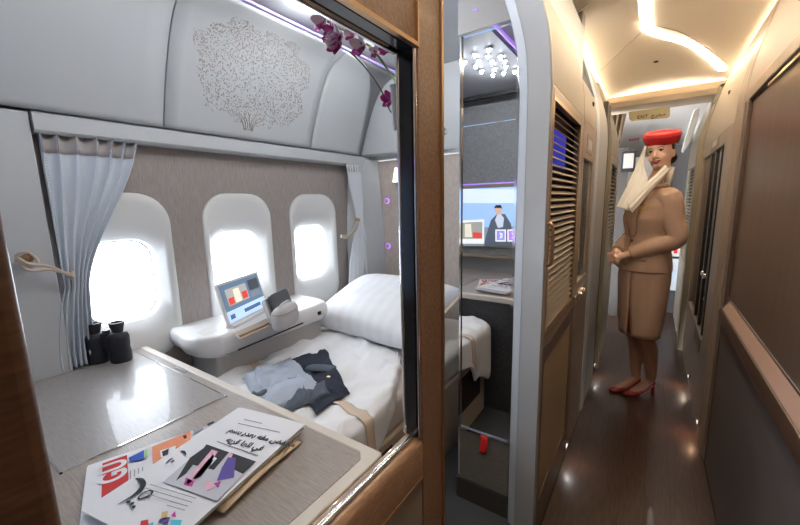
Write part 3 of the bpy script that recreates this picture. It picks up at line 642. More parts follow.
ct, cf = curtain('curtain', (.395, .700, 1.695, -1.83), (at(62, 272, 'x', -1.82).y, at(87, 272, 'x', -1.82).y, 1.13, -1.825), (at(56, 345, 'x', -1.84).y, at(93, 345, 'x', -1.84).y, .812, -1.835), curt_m, 'pale blue striped curtain gathered by a cord at the first window', folds=6, amp=.018)
tie = B(); P0 = at(17, 257, 'x', -1.78); P1 = at(28, 267, 'x', -1.76); P2 = at(50, 268, 'x', -1.765); P3 = at(69, 276, 'x', -1.768)
rp = thing('curtain_tieback', 'twisted beige cord tieback on a round knob holding the blue curtain', 'tieback', tuple(P0))
for s in (-1, 1): tube(smoothpath([P0+Vector((-.01, .0, .006*s)), P1+Vector((.0, 0, .012*s)), P2+Vector((0, 0, .005*s)), P3+Vector((0, .01, -.004*s)), P3+Vector((-.05, .02, .01))]), .0055, 8, tie)
tube(smoothpath([at(16, 262, 'x', -1.79), at(19, 253, 'x', -1.775), at(30, 253, 'x', -1.77), at(38, 262, 'x', -1.765), at(28, 267, 'x', -1.765), at(20, 262, 'x', -1.772)]), .005, 8, tie)
obj('cord', tie, rope_m, rp); k = at(26, 258, 'x', -1.80); obj('knob', lathe([(0, -.03), (.010, -.02), (.012, .01), (.016, .014), (.016, .020), (0, .024)], k, 16, B(), axis='x'), bronze, rp)
b = B(); tube([P3+Vector((-.03, 0, .006)), P3+Vector((.006, .004, 0)), P3+Vector((-.03, .012, -.012))], .008, 8, b); obj('cord_end', b, rope_m, rp)
ct2, cf2 = curtain('curtain', (1.985, 2.13, 1.695, -1.80), (2.06, 2.135, 1.28, -1.795), (1.93, 2.20, .66, -1.80), curt_w, 'white curtain gathered by a cord at the third window', folds=6, amp=.014)
rp = thing('curtain_tieback', 'beige cord tieback around the white curtain by the last window', 'tieback', (-1.78, 2.1, 1.28))
b = B(); q0, q1, q2, q3 = at(341, 237, 'x', -1.775), at(348, 237, 'x', -1.76), at(355, 230, 'x', -1.76), at(358, 220, 'x', -1.76)
tube(smoothpath([q0, q1, q2, q3, q3+Vector((-.03, .01, .01))]), .007, 8, b); tube(smoothpath([q0+Vector((0, 0, .012)), q1+Vector((.004, 0, .012)), q2+Vector((0, 0, .014)), q3]), .006, 8, b); obj('cord', b, rope_m, rp)
obj('knob', lathe([(0, -.02), (.010, -.02), (.012, .01), (0, .018)], q3, 14, B(), axis='x'), bronze, rp)
# ------------------------------------------------------------------ forward bulkhead details
for (px, py), nm in (((387, 201), 'upper'), ((388, 246), 'lower')):
    q = at(px, py, 'y', 2.295); b = B(); n = 24
    pts = [q+Vector((cos(2*pi*k/n)*.019, 0, sin(2*pi*k/n)*.019)) for k in range(n+1)]; tube(pts, .0035, 6, b)
    s = thing('light_button', '%s of the two purple ringed buttons on the beige bulkhead' % nm, 'button', tuple(q))
    obj('light_ring', b, mat('purple_ring', (.35, .12, .75), .5, emit=2.2), s); obj('button_cap', lathe([(0, 0), (.017, 0), (.017, -.006), (0, -.008)], q, 20, B(), axis='y'), beigewall, s)
q = at(396, 176, 'y', 2.27); rl = thing('wall_lamp', 'small glowing wedge shaped reading lamp on the beige bulkhead', 'lamp', tuple(q))
obj('lamp_shade', rings([[(q.x-.020, q.y+k, q.z-.045), (q.x+.03, q.y+k, q.z-.045), (q.x+.022, q.y+k, q.z+.05), (q.x+.004, q.y+k, q.z+.06)] for k in (-.02, .03)]), mat('lamp_glow', (1, .97, .92), .5, emit=2.5), rl, bevel=.005)
obj('lamp_bracket', box(q.x-.02, q.x+.035, q.y-.022, q.y+.03, q.z-.055, q.z-.045), chrome, rl)
q = at(443.5, 132, 'y', 2.265); kn = thing('panel_latch', 'small round chrome latch on the white upper bulkhead', 'latch', tuple(q))
obj('latch_ring', lathe([(0, 0), (.026, 0), (.026, -.006), (.020, -.010), (.017, -.006), (0, -.006)], q, 20, B(), axis='y'), chrome, kn)
obj('latch_key', box(q.x-.010, q.x+.010, q.y-.011, q.y-.005, q.z-.003, q.z+.003), blackm, kn)
q = at(449, 149, 'y', 2.265); tag(obj('coat_hook_rail', box(q.x-.10, q.x+.05, 2.255, 2.272, q.z-.004, q.z+.004), chrome), 'slim chrome strip under the white upper bulkhead', 'rail')
# orchid in a wall vase on the partition post
vq = Vector((-.455, .555, 1.50))
orc = thing('orchid', 'purple and white orchid sprays arching from a slim vase by the post', 'orchid', tuple(vq))
vb = at(399, 130, 'y', .58); vt = at(397, 86, 'y', .58); print('vase', vb, vt)
obj('vase', lathe([(0, 0), (.010, .0), (.012, .02), (.014, .07), (.016, (vt-vb).z), (.013, (vt-vb).z), (.011, .03), (0, .02)], vb, 16, B()), mat('grey_vase', (.45, .46, .47), .3), orc)
obj('vase_bracket', box(vb.x, AX-.10, vb.y-.004, vb.y+.004, vb.z+.02, vb.z+.03), chrome, orc)
def pp(px, py, y): return at(px, py, 'y', y)
green = mat('stem_green', (.12, .22, .06), .5); dstem = mat('stem_dark', (.08, .07, .05), .6)
s1 = smoothpath([vt+Vector((0, 0, -.05)), vt, pp(389, 72, .60), pp(379, 57, .60), pp(368, 45, .60), pp(355, 41, .60), pp(343, 30, .60), pp(325, 20, .60)], 6)
obj('stem', tube(s1, .0022, 6, B()), green, orc)
s2 = smoothpath([vb+Vector((-.005, 0, .05)), pp(391, 112, .61), pp(380, 88, .61), pp(365, 67, .61), pp(350, 52, .61)], 6)
obj('stem', tube(s2, .0014, 6, B()), dstem, orc)
pet_m = mat('orchid_purple', (.34, .01, .20), .5, col2=(.58, .10, .42), vscale=60); pet_w = mat('orchid_white', (.75, .68, .74), .5)
def petal(bm, c, d, side, L, W, mi):
    d = d.normalized(); s = d.cross(side).normalized(); n_ = s.cross(d)
    def f(a, k): t = a; wv = sin(pi*min(1, t*.92+.06))**.7*W; return c+d*(t*L)+s*((k-.5)*wv)+n_*(.25*L*t*t-.12*W*(1-(2*k-1)**2))
    grid(f, 7, 5, bm, mi)
rn = random.Random(5)
for (px, py, sc_, wh) in ((322, 22, 1.0, 1), (331, 29, .8, 0), (338, 35, 1.15, 1), (337, 45, 1.0, 1), (353, 34, .8, 1), (361, 46, 1.0, 1), (376, 51, .6, 1), (386, 50, .6, 0), (390, 99, .8, 0), (327, 38, .5, 0)):
    c = pp(px, py, .60); bm = B(); L = .0235*sc_; ax_ = Vector((rn.uniform(-.3, .3), -1, rn.uniform(-.5, .1)))
    for k in range(5):
        a = 2*pi*k/5+rn.uniform(-.3, .3); d_ = Vector((cos(a), -.35+rn.uniform(-.2, .2), sin(a)*.8-.35)); petal(bm, c, d_, Vector((0, -1, 0)), L, L*.8, 1 if (wh and k in (0, 1, 2)) else 0)
    petal(bm, c, Vector((.2, -.7, -.8)), Vector((0, -1, 0)), L*1.1, L*.7, 0)
    obj('flower', bm, [pet_m, pet_w], orc, solid=.0008, sharp=80)
# ================================================================== AISLE
def wxl(z):
    T = [(0, .300), (1.80, .300), (1.90, .306), (2.0, .321), (2.08, .345), (2.16, .370), (2.25, .402), (2.35, .452), (2.45, .51)]
    for (a, p), (b_, q) in zip(T, T[1:]):
        if z <= b_: return p+(q-p)*(z-a)/(b_-a)
    return T[-1][1]
def wx(z): return wxl(z)
def shellpoly(z0, z1, th, base=.300, side=-1):
    wx = (lambda z: wxl(z)) if side < 0 else (lambda z: .300+.70*(wxl(z)-.300))
    zs = [z0]+[z for z in (1.80, 1.86, 1.92, 1.98, 2.04, 2.10, 2.16, 2.22, 2.28, 2.35) if z0 < z < z1]+[z1]
    o_ = [(side*(wx(z)-.300+base), z) for z in zs]; i_ = [(side*(wx(z)-.300+base+th), z) for z in zs]
    return o_+i_[::-1]
def shellslab(y0, y1, z0, z1, th=.03, base=.300, side=-1, bm=None): return prism(shellpoly(z0, z1, th, base, side), 'y', y0, y1, bm)
def louvre(name, y0, y1, z0, z1, side, base, m, parent, step=.0255, lab=None):
    bm = B(); z = z0+step*.5
    while z < z1-step*.3:
        xa, xb = side*(base+.004), side*(base+.020)
        prism([(xa, z-.0055), (xa+side*.002, z-.009), (xb, z+.0025), (xb-side*.002, z+.0065)], 'y', y0, y1, bm); z += step
    return obj(name, bm, m, parent, sharp=30)
def frame4(y0, y1, z0, z1, yo0, yo1, zo0, zo1, side, base, th, bm=None):
    bm = bm or B(); xa, xb = sorted((side*base, side*(base+th)))
    box(xa, xb, yo0, y0, zo0, zo1, bm); box(xa, xb, y1, yo1, zo0, zo1, bm); box(xa, xb, y0, y1, zo0, z0, bm); box(xa, xb, y0, y1, z1, zo1, bm); return bm
RB = .325   # right wall base distance
# ---- door jamb column
jb = thing('door_jamb', 'tall pale grey door jamb curving at the top beside the mirror', 'door jamb', (-.38, 1.40, 0))
def jring(z):
    d_ = wx(z)-.300; return [(-.438-d_, 1.452, z), (-.432-d_, 1.438, z), (-.398-d_, 1.415, z), (-.392-d_*1.0, 1.41, z), (-.303-d_, 1.335, z), (-.299-d_, 1.342, z), (-.299-d_, 1.362, z), (-.335-d_, 1.365, z), (-.35-d_, 1.45, z)]
zs = [.0, 1.7, 1.8, 1.86, 1.92, 1.98, 2.04, 2.1, 2.16, 2.22, 2.295]
obj('jamb_body', rings([jring(z) for z in zs]), jambgrey, jb, sharp=20)
obj('edge_strip', rings([[(x, y, z) for x, y, z in ((jring(z)[1][0], jring(z)[1][1]-.002, z), (jring(z)[2][0], jring(z)[2][1]-.002, z), (jring(z)[2][0]-.001, jring(z)[2][1]+.004, z), (jring(z)[1][0]-.001, jring(z)[1][1]+.004, z))] for z in zs]), jambcool, jb)
# ---- mirror cabinet
mc = thing('wardrobe', 'slim tall wardrobe with a mirrored front beside the suite door', 'wardrobe', (-.55, 1.8, 0))
obj('carcass', box(-.690, -.36, 1.468, 2.26, 0, 2.29), panel, mc)
obj('header', box(-.690, -.455, 1.452, 1.468, 2.075, 2.29), jambgrey, mc)
mL, mR = -.672, -.447
mi1 = thing('mirror', 'tall narrow wardrobe mirror in chrome frame, two panes, reflecting the bed and screen', 'mirror', (-.56, 1.45, .37))
for z0, z1 in ((1.742, 2.060), (.380, 1.722)): obj('mirror_glass', box(mL, mR, 1.452, 1.462, z0, z1), mirror_m, mi1)
b = B(); box(mL-.006, mL+.002, 1.444, 1.468, .370, 2.070, b); o = obj('frame_stile', b, chrome, mi1)
b = B(); box(mR-.002, mR+.010, 1.446, 1.468, .370, 2.070, b); o = obj('frame_stile', b, chrome, mi1)
for z in (2.060, 1.722, .368): obj('frame_rail', box(mL+.002, mR-.002, 1.445, 1.466, z, z+(.020 if z == 1.722 else .011)), chrome, mi1)
obj('kick_panel', box(-.675, -.44, 1.452, 1.468, .11, .366), mat('grey_wood_panel', (.20, .185, .165), .45, col2=(.16, .15, .135), vscale=30, vstr=(1, 1, 8)), mc)
obj('plinth', box(-.690, -.44, 1.448, 1.468, 0, .105), mat('dark_plinth', (.06, .055, .05), .5), mc)
q = at(484, 437, 'y', 1.445); tg = thing('fabric_tag', 'small red fabric tag hanging on the panel below the mirror', 'tag', tuple(q))
obj('ribbon', grid(lambda a, c: Vector((q.x-.016+.032*a+.003*sin(c*5), q.y-.004-.004*sin(c*3), q.z+.004-.085*c)), 4, 8), mat('red_fabric', (.70, .02, .02), .8), tg, solid=.003)
# ---- what the mirror shows at the aft end of suite
MY = 1.452
def rat(px, py, yr): q = at(px, py, 'y', 2*MY-yr); return Vector((q.x, yr, q.z))
def ratz(px, py, z): q = at(px, py, 'z', z); return Vector((q.x, 2*MY-q.y, z))
struct('wall_aft_textured', box(-1.86, -.36, -.338, -.325, .9, 2.29), mat('mid_grey_fabric', (.25, .26, .27), .8, bump=.4, bscale=150, col2=(.20, .205, .215), vscale=60))
YT = -.30; a = rat(463, 189, YT); c = rat(519, 246, YT); print('tv', a, c)
tvx0, tvx1, tvz0, tvz1 = a.x-.16, c.x+.12, min(a.z, c.z)+0, max(a.z, c.z)
tv = thing('television', 'wide wall screen showing a man in a pale scarf, seen in the mirror', 'screen', ((tvx0+tvx1)/2, YT, tvz0))
obj('casing', box(tvx0-.03, tvx1+.03, YT-.022, YT-.006, tvz0-.03, tvz1+.03), shell, tv, bevel=.01)
o = obj('screen', box(tvx0, tvx1, YT-.008, YT-.002, tvz0, tvz1), em('tv_blue', (.30, .46, .72), 1.0), tv)
def tvp(pts, m, name, k): return obj(name, rings([[(*[rat(*p, YT)[0]], YT-.002+.0012*k+h_, rat(*p, YT).z) for p in pts] for h_ in (0, .001)]), m, o)
tvp([(463, 189), (519, 189), (519, 203), (463, 203)], em('tv_pale', (.62, .72, .88)), 'screen_sky', 0)
tvp([(463, 228), (519, 226), (519, 246), (463, 246)], em('tv_mist', (.22, .27, .33)), 'screen_ground', 0)
tvp([(455, 221), (484, 219.5), (484, 243.5), (455, 243.5)], em('tv_white', (.85, .86, .88)), 'picture_frame', 1)
tvp([(455, 223), (482.5, 221.5), (482.5, 239), (455, 239)], em('tv_photo', (.33, .33, .30)), 'picture', 2)
tvp([(473, 232), (482, 233), (482, 238.5), (473, 238)], em('tv_red', (.70, .06, .05)), 'picture_detail', 3)
tvp([(465, 224), (471, 224), (472, 237), (465, 237)], em('tv_cream', (.75, .72, .6)), 'picture_detail', 3)
tvp([(486, 236), (491, 220), (497, 214), (505, 214), (511, 224), (514, 246), (484, 246)], em('tv_coat', (.07, .09, .13)), 'figure_coat', 1)
tvp([(497, 215), (500, 213), (504, 218), (503, 227), (498, 228), (495, 220)], em('tv_scarf', (.50, .56, .66)), 'figure_scarf', 2)
tvp([(495, 208), (498, 206), (501.5, 208), (501.5, 213), (498, 216), (495.5, 213)], em('tv_skin', (.55, .36, .28)), 'figure_face', 2)
tvp([(494, 208), (496, 205), (501, 205), (502.5, 209), (501, 208), (496, 208)], em('tv_hair', (.01, .01, .015)), 'figure_hair', 3)
for x0, cc in ((495.5, (.28, .26, .75)), (507.5, (.42, .22, .75))):
    tvp([(x0, 229.5), (x0+10.5, 229.5), (x0+10.5, 241.5), (x0, 241.5)], em('tv_white', (.85, .86, .88)), 'icon_frame', 3)
    tvp([(x0+1.2, 230.8), (x0+9.3, 230.8), (x0+9.3, 240.2), (x0+1.2, 240.2)], em('tv_icon_%d' % x0, cc), 'icon', 4)
    tvp([(x0+4, 232.5), (x0+7, 233.5), (x0+7, 237.5), (x0+4, 238.5), (x0+5.6, 236)], em('tv_white', (.85, .86, .88)), 'icon_symbol', 5)
a = rat(491, 186, YT); tag(obj('light_strip', box(-1.84, -.40, YT-.024, YT-.012, a.z+.018, a.z+.028), purple), 'purple light strip glowing above the wide wall screen', 'light strip')
a = rat(491, 254, YT); tag(obj('screen_shelf', box(-1.86, -.50, YT-.022, YT+.07, a.z-.03, a.z-.004), shell, bevel=.006), 'khaki shelf running below the wide wall screen', 'shelf')
q = ratz(512, 266, TZ+.01); tag(obj('card_holder', box(q.x-.04, q.x+.03, q.y-.02, q.y+.02, TZ+.002, TZ+.04), white, bevel=.004), 'small white card holder at the back of the table, seen in the mirror', 'card holder')
# star light panel on suite ceiling
dp = thing('downlight_panel', 'dark edged ceiling panel of bright star downlights reflected in the mirror', 'ceiling light', (-1.2, .3, 2.3))
xs = [ratz(x, y, 2.272) for x, y in ((455, 48), (530, 45), (455, 75), (530, 82))]
obj('panel_plate', box(-1.46, -.75, min(p.y for p in xs)-.12, max(p.y for p in xs)+.08, 2.284, 2.299), mat('star_panel_grey', (.30, .31, .33), .3), dp)
y_0 = min(p.y for p in xs)-.12
obj('panel_edge', box(-1.46, -.75, y_0-.05, y_0, 2.255, 2.299), blackm, dp)
for (x, y) in ((155, 129), (118, 143), (152, 147), (185, 147), (91, 162), (128, 160), (163, 161), (196, 160), (120, 172), (136, 186), (170, 180), (199, 174), (165, 195), (193, 190), (222, 186)):
    p = ratz(430+x/2.626, y/2.626, 2.275); r_ = .021
    o = obj('downlight', lathe([(0, .008), (r_, .008), (r_, 0), (r_*.7, -.002), (r_*.7, .003), (0, .003)], p, 16, B()), chrome, dp)
    obj('lens', lathe([(0, .002), (r_*.66, .002), (r_*.66, -.001), (0, -.002)], p, 14, B()), lampw, o); point('downlight_lamp', p+Vector((0, 0, -.012)), 1.15, (.93, .96, 1), .005)
for q_ in ((-1.25, 1.75), (-1.0, 1.30), (-1.3, 1.25)):  # ceiling fixtures and point lamps added out of view to brighten the suite
    rd = thing('fill_spot', 'small round fill light added to the suite ceiling over the bed', 'spotlight', (*q_, 2.29), 'added fill lights over the bed'); obj('ring', lathe([(.034, .008), (.034, -.004), (.024, -.006), (.024, .008)], (*q_, 2.295), 18, B()), chrome, rd); obj('lens', lathe([(0, .002), (.022, .002), (.022, 0), (0, 0)], (*q_, 2.293), 14, B()), lampw, rd); point('fill_lamp', (*q_, 2.27), 4.5, (.94, .96, 1), .012)
a, c = ratz(492, 22, 2.285), ratz(519, 50, 2.285); tag(obj('light_strip', tube([a, c+(c-a)*.3], .009, 8, B()), purple), 'purple light line on the suite ceiling crossing the mirror reflection', 'light strip')
a, c = at(438, 21, 'y', 2.10), at(500, 2, 'y', 1.449); tag(obj('light_strip', tube([at(438, 21, 'y', 2.2), at(458, 17, 'y', 1.9), at(476, 10, 'y', 1.448)], .006, 8, B()), purple), 'purple light line running above the mirror to the far wall', 'light strip')
# ---- left wall, louvred unit
A0, A1 = 1.364, 2.035
ua = thing('louvred_door', 'champagne suite door with a tall louvred grille at left of the aisle', 'door', (-.31, 1.69, 0))
ly0, ly1, lz0, lz1 = 1.385, 1.955, .915, 1.762
obj('upper_panel', shellslab(A0, A1, 1.800, 2.352), champ_lt, ua)
obj('panel_seam', shellslab(A0, A1, 1.795, 1.800, th=.028, base=.3012), bronze, ua)
obj('door_frame', frame4(ly0, ly1, lz0, lz1, A0, A1, .865, 1.795, -1, .300, .028), champ, ua, bevel=.003)
obj('grille_trim', frame4(ly0+.008, ly1-.008, lz0+.008, lz1-.008, ly0-.004, ly1+.004, lz0-.004, lz1+.004, -1, .2985, .006), bronze, ua)
louvre('louvre_slats', ly0+.008, ly1-.008, lz0+.008, lz1-.008, -1, .300, champ_lt, ua)
obj('grille_dark', box(-.345, -.340, 1.43, A1, .9, 1.78), blackm, ua)  # black sheet stands for the dark interior seen between the slats
p0, p1 = at(549, 112, 'x', -.335), at(573, 150, 'x', -.335)
obj('lit_display', box(-.338, -.334, 1.42, 1.80, 1.55, 1.69), em('display_blue', (.03, .05, .60), .55), ua)
fy0, fy1, fz0, fz1 = 1.40, 1.965, .20, .80
obj('lower_frame', frame4(fy0, fy1, fz0, fz1, A0, A1, .03, .862, -1, .300, .028), brown, ua, bevel=.003)
b = B(); y = fy0
while y < fy1-.005: prism([(-.305, y), (-.302, y+.008), (-.305, y+.016), (-.32, y+.016), (-.32, y)], 'z', fz0, fz1, b); y += .0165
obj('fluted_infill', b, tanpan, ua); obj('plinth', box(-.33, -.303, A0, A1, 0, .029), blackm, ua)
q = at(545, 246, 'x', -.296); b = B(); tube(smoothpath([(q.x-.004, 1.366, q.z+.075), (q.x+.012, 1.366, q.z+.065), (q.x+.014, 1.366, q.z), (q.x+.012, 1.366, q.z-.065), (q.x-.004, 1.366, q.z-.075)]), .006, 8, b); obj('pull_handle', b, bronze, ua)
q = at(571, 303, 'x', -.300); obj('door_knob', lathe([(0, -.005), (.007, -.004), (.007, .006), (.012, .010), (.012, .018), (0, .020)], (q.x, 1.985, q.z+.02), 14, B(), axis='x'), steel, ua)
# ---- left wall, glazed unit
G0, G1 = 2.045, 2.50
ug = thing('glazed_partition', 'champagne unit with a narrow dark glass pane after the louvred door', 'partition', (-.31, 2.27, 0))
obj('upper_panel', shellslab(G0, G1, 1.80, 1.985), champ_lt, ug); obj('panel_seam', shellslab(G0, G1, 1.795, 1.80, th=.028, base=.3012), bronze, ug)
gy0, gy1, gz0, gz1 = 2.09, 2.42, .98, 1.62
obj('unit_frame', frame4(gy0, gy1, gz0, gz1, G0, G1, .02, 1.795, -1, .300, .028), champ, ug, bevel=.003)
obj('glass_pane', box(-.322, -.316, gy0, gy1, gz0, gz1), mat('dark_glass', (.03, .03, .035), .05, spec=.9), ug)
obj('glass_edge', box(-.318, -.304, gy0, gy0+.02, gz0, gz1), chrome, ug); obj('glass_edge', box(-.316, -.304, gy1-.11, gy1-.07, gz0, gz1), steel, ug)
obj('sign_plate', box(-.303, -.2975, 2.16, 2.36, 1.655, 1.745), champ_lt, ug, bevel=.001)
o = obj('sign_card', box(-.2974, -.2965, 2.20, 2.32, 1.675, 1.725), mat('card_grey', (.55, .56, .60), .5), ug)
text('plate_text', '2A', plane_frame((-.2962, 2.245, 1.685), (0, 1, 0), (0, 0, 1)), 0, 0, .03, ink, o, h=.0003) if False else None
obj('latch_plate', box(-.303, -.296, 2.12, 2.34, .865, .935), bronze, ug, bevel=.004)
for y in (2.18, 2.28): obj('latch_knob', lathe([(0, 0), (.016, 0), (.016, .012), (0, .016)], (-.296, y, .90), 16, B(), axis='x'), chrome, ug)
q = at(588, 100, 'x', -.33); b = lathe([(0, 0), (.014, 0), (.012, .014), (0, .018)], (-.318, 2.36, 1.93), 14, B(), axis='x'); obj('sensor_knob', b, blackm, ug)
# ---- grey door column
uc = thing('door_jamb', 'grey door jamb with curved top between glass unit and far louvred shell', 'door jamb', (-.32, 2.9, 0))
obj('jamb_body', rings([[(-(wx(z)+.0), 2.60, z), (-(wx(z)+.0)+.004, 3.10, z), (-(wx(z)+.10), 3.30, z), (-(wx(z)+.10), 2.55, z)] for z in zs]), jambgrey, uc, sharp=20)
obj('edge_strip', rings([[(-(wx(z)+.004), 2.55, z), (-(wx(z)-.004), 2.60, z), (-(wx(z)-.004), 2.63, z), (-(wx(z)+.03), 2.63, z)] for z in zs]), jambcool, uc)
# ---- far louvred shells, left and right
def farshell(side, y0, y1, base, label):
    t = thing('louvred_shell', label, 'partition', (side*base, (y0+y1)/2, 0))
    obj('rim', rings([[(side*(wx(z)-.3+base-.012), y0, z), (side*(wx(z)-.3+base-.020), y0+.04, z), (side*(wx(z)-.3+base-.012), y0+.08, z), (side*(wx(z)-.3+base+.05), y0+.08, z), (side*(wx(z)-.3+base+.05), y0, z)] for z in zs]), shell, t, sharp=50)
    a0, a1, b0, b1 = y0+.20, y1-.12, .78, 1.70
    obj('upper_panel', shellslab(y0+.08, y1, 1.78, 2.34, base=base, side=side), shell, t)
    obj('shell_frame', frame4(a0, a1, b0, b1, y0+.08, y1, .02, 1.778, side, base, .028), shell, t, bevel=.004)
    louvre('louvre_slats', a0, a1, b0, b1, side, base, shell, t, step=.034)
    xa, xb = sorted((side*(base+.034), side*(base+.040))); obj('grille_dark', box(xa, xb, y0+.08, y1, .7, 1.75), blackm, t); return t  # black sheet again stands for the darkness behind the slats
farshell(-1, 3.32, 4.25, .300, 'khaki louvred shell on the left of the aisle behind the attendant')
farshell(1, 4.14, 5.3, .300, 'khaki louvred shell with arched rim on the right beyond the attendant')
# ---- right wall
rp_ = thing('suite_wall_panel', 'large bronze brown suite wall with a handrail at right of the aisle', 'wall panel', (RB, .5, 0))
obj('upper_panel', shellslab(-1.5, 2.42, 1.905, 2.352, base=RB, side=1), champ_lt, rp_)
obj('panel_seam', shellslab(-1.5, 2.42, 1.900, 1.905, base=RB-.0012, side=1), mat('copper_line', (.50, .20, .12), .4, .5), rp_)
obj('top_rail', box(RB, RB+.03, -1.5, 2.42, 1.845, 1.899), champ, rp_, bevel=.004)
obj('door_leaf', box(RB+.016, RB+.03, -1.5, 2.33, .93, 1.83), brown, rp_)
obj('groove_shadow', box(RB+.018, RB+.03, -1.5, 2.34, 1.831, 1.845), blackm, rp_)  # matte black strip stands for the shadow in the groove
obj('slot_rail', box(RB+.006, RB+.018, -1.5, 2.02, 1.828, 1.838), steel, rp_)
obj('door_stile', box(RB, RB+.03, 2.335, 2.42, .02, 1.843), brown, rp_, bevel=.003)
obj('lower_panel', box(RB+.004, RB+.03, -1.5, 2.33, .03, .80), mat('taupe_lower_leather', (.10, .085, .085), .55, bump=.2, bscale=200), rp_)
obj('plinth', box(RB+.006, RB+.03, -1.5, 2.42, 0, .029), blackm, rp_)
hr = obj('handrail', prism([(RB+.016, .815), (RB-.010, .815), (RB-.018, .824), (RB-.020, .868), (RB-.014, .880), (RB-.008, .882), (RB+.016, .925)], 'y', -1.5, 2.30), mat('dark_bronze_rail', (.07, .038, .026), .3, .2), rp_)
obj('rail_highlight', prism([(RB-.009, .881), (RB-.011, .885), (RB+.010, .922), (RB+.014, .920)], 'y', -1.5, 2.26), mat('rose_highlight', (.72, .50, .42), .28, .45), hr)  # bright rose strip paints the highlight along the sloped rail top
# moulding column between panel and glazed unit
mo = thing('wall_moulding', 'upright champagne moulding with rounded ribs at the edge of the brown wall', 'moulding', (RB, 2.5, 0))
for i, (y, r_) in enumerate(((2.455, .028), (2.53, .034), (2.62, .045))):
    obj('rib', rings([[(.7*(wx(z)-.3)+RB+.018-cos(t_)*.026, y+sin(t_)*r_, z) for t_ in [pi*k/8-pi/2 for k in range(9)]]+[(.7*(wx(z)-.3)+RB+.03, y+r_, z), (.7*(wx(z)-.3)+RB+.03, y-r_, z)] for z in zs]), champ, mo, sharp=60)
rg = thing('glazed_partition', 'champagne unit with tall black glass door and small sign plate at right', 'partition', (RB, 3.3, 0))
H0, H1 = 2.68, 4.12; hy0, hy1, hz0, hz1 = 2.92, 4.04, .50, 1.72
obj('upper_panel', shellslab(H0, H1, 1.80, 2.352, base=RB, side=1), champ_lt, rg)
obj('unit_frame', frame4(hy0, hy1, hz0, hz1, H0, H1, .02, 1.798, 1, RB, .028), champ, rg, bevel=.003)
obj('panel_seam', frame4(2.98, 3.72, 1.77, 1.93, 2.97, 3.73, 1.76, 1.94, 1, RB-.003, .003), bronze, rg) if False else None
obj('glass_door', box(RB+.015, RB+.02, hy0, hy1, hz0, hz1), mat('black_glass', (.015, .013, .014), .08, spec=.9), rg)
for y in (3.05, 3.30, 3.56): obj('glass_stile', box(RB+.006, RB+.015, y, y+.03, hz0, hz1), mat('dark_stile', (.06, .045, .035), .3, .5), rg)
obj('latch_plate', box(RB-.004, RB, 2.98, 3.30, .40, .49), brown, rg); 
for y in (3.06, 3.18): obj('latch_knob', lathe([(0, 0), (.018, 0), (.018, -.012), (0, -.016)], (RB-.004, y, .90), 14, B(), axis='x'), chrome, rg)
obj('sign_plate', box(RB-.004, RB-.0005, 3.18, 3.56, 1.74, 1.795), champ_lt, rg); o = obj('sign_card', box(RB-.0045, RB-.004, 3.26, 3.46, 1.75, 1.785), mat('card_grey', (.55, .56, .60), .5), rg)
q = at(733, 76, 'x', .36); obj('sensor_knob', lathe([(0, 0), (.014, 0), (.012, -.014), (0, -.018)], (RB+.035, 3.20, 2.06), 14, B(), axis='x'), blackm, rg)
struct('wall_aisle_right_back', box(.50, .55, -1.6, 5.0, 0, 2.5), ceil_m)
struct('wall_aisle_left_back', box(-.54, -.50, 2.40, 4.4, 0, 2.5), ceil_m)
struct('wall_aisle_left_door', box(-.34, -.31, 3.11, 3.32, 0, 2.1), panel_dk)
struct('wall_aisle_aft', box(-.5, .6, -1.6, -1.52, 0, 2.5), beigewall)
struct('wall_aisle_left_aft', box(-.40, -.30, -1.52, -.5, 0, 2.4), wood_dk)
# ---- aisle ceiling
def cz(x): return 2.405-.16*x*x
b = B(); n = 16
P = [(-.62+1.24*i/n, cz(-.62+1.24*i/n)) for i in range(n+1)]
prism(P+[(.62, 2.52), (-.62, 2.52)], 'y', -1.6, 4.32, b); struct('ceiling_aisle', b, ceil_m)
# cove strip: runs forward, then turns to right
def strip(pts, wd, name, m, dz, parent=None, th=.006):
    rs = []; pts = smoothpath(pts, 8)
    for i, p in enumerate(pts):
        t = (pts[min(i+1, len(pts)-1)]-pts[max(i-1, 0)]).normalized(); s_ = Vector((t.y, -t.x, 0)); a_, c_ = p-s_*wd/2, p+s_*wd/2
        rs.append([(a_.x, a_.y, cz(a_.x)-dz), (c_.x, c_.y, cz(c_.x)-dz), (c_.x, c_.y, cz(c_.x)-dz-th), (a_.x, a_.y, cz(a_.x)-dz-th)])
    return obj(name, rings(rs), m, parent, sharp=50)
cs = thing('cove_light', 'bright warm ceiling light strip bending to the right over the aisle', 'ceiling light', (-.1, 2.8, 2.45))
b0 = at(646, 31, 'z', 2.40); b1 = at(725, 72, 'z', 2.375); print('bend', b0, b1)
strip([(b0.x-.004, -1.2, 0), (b0.x, 1.0, 0), (b0.x, b0.y-.25, 0)], .040, 'light_tube', warm_em, .001, cs)
strip([(b0.x, b0.y-.25, 0), (b0.x+.012, b0.y-.02, 0), (b0.x+.08, b0.y+.14, 0), ((b0.x+b1.x)/2+.01, (b0.y+b1.y)/2-.12, 0), (b1.x-.02, b1.y-.05, 0)], .042, 'light_tube', warm_em, .001, cs)
strip([(b0.x-.034, -1.2, 0), (b0.x-.034, 1.0, 0), (b0.x-.034, b0.y-.2, 0)], .014, 'diffuser_lip', ceil_m, .0, cs, .012)
for s_, nm in ((-1, 'left'), (1, 'right')):
    b = B(); tube([(s_*.472, -1.2 if s_ > 0 else 1.40, 2.346), (s_*.472, 4.15, 2.346)], .005, 6, b); tag(obj('edge_light', b, warm_em), 'warm light line glowing where the ceiling meets the %s aisle wall' % nm, 'light strip')
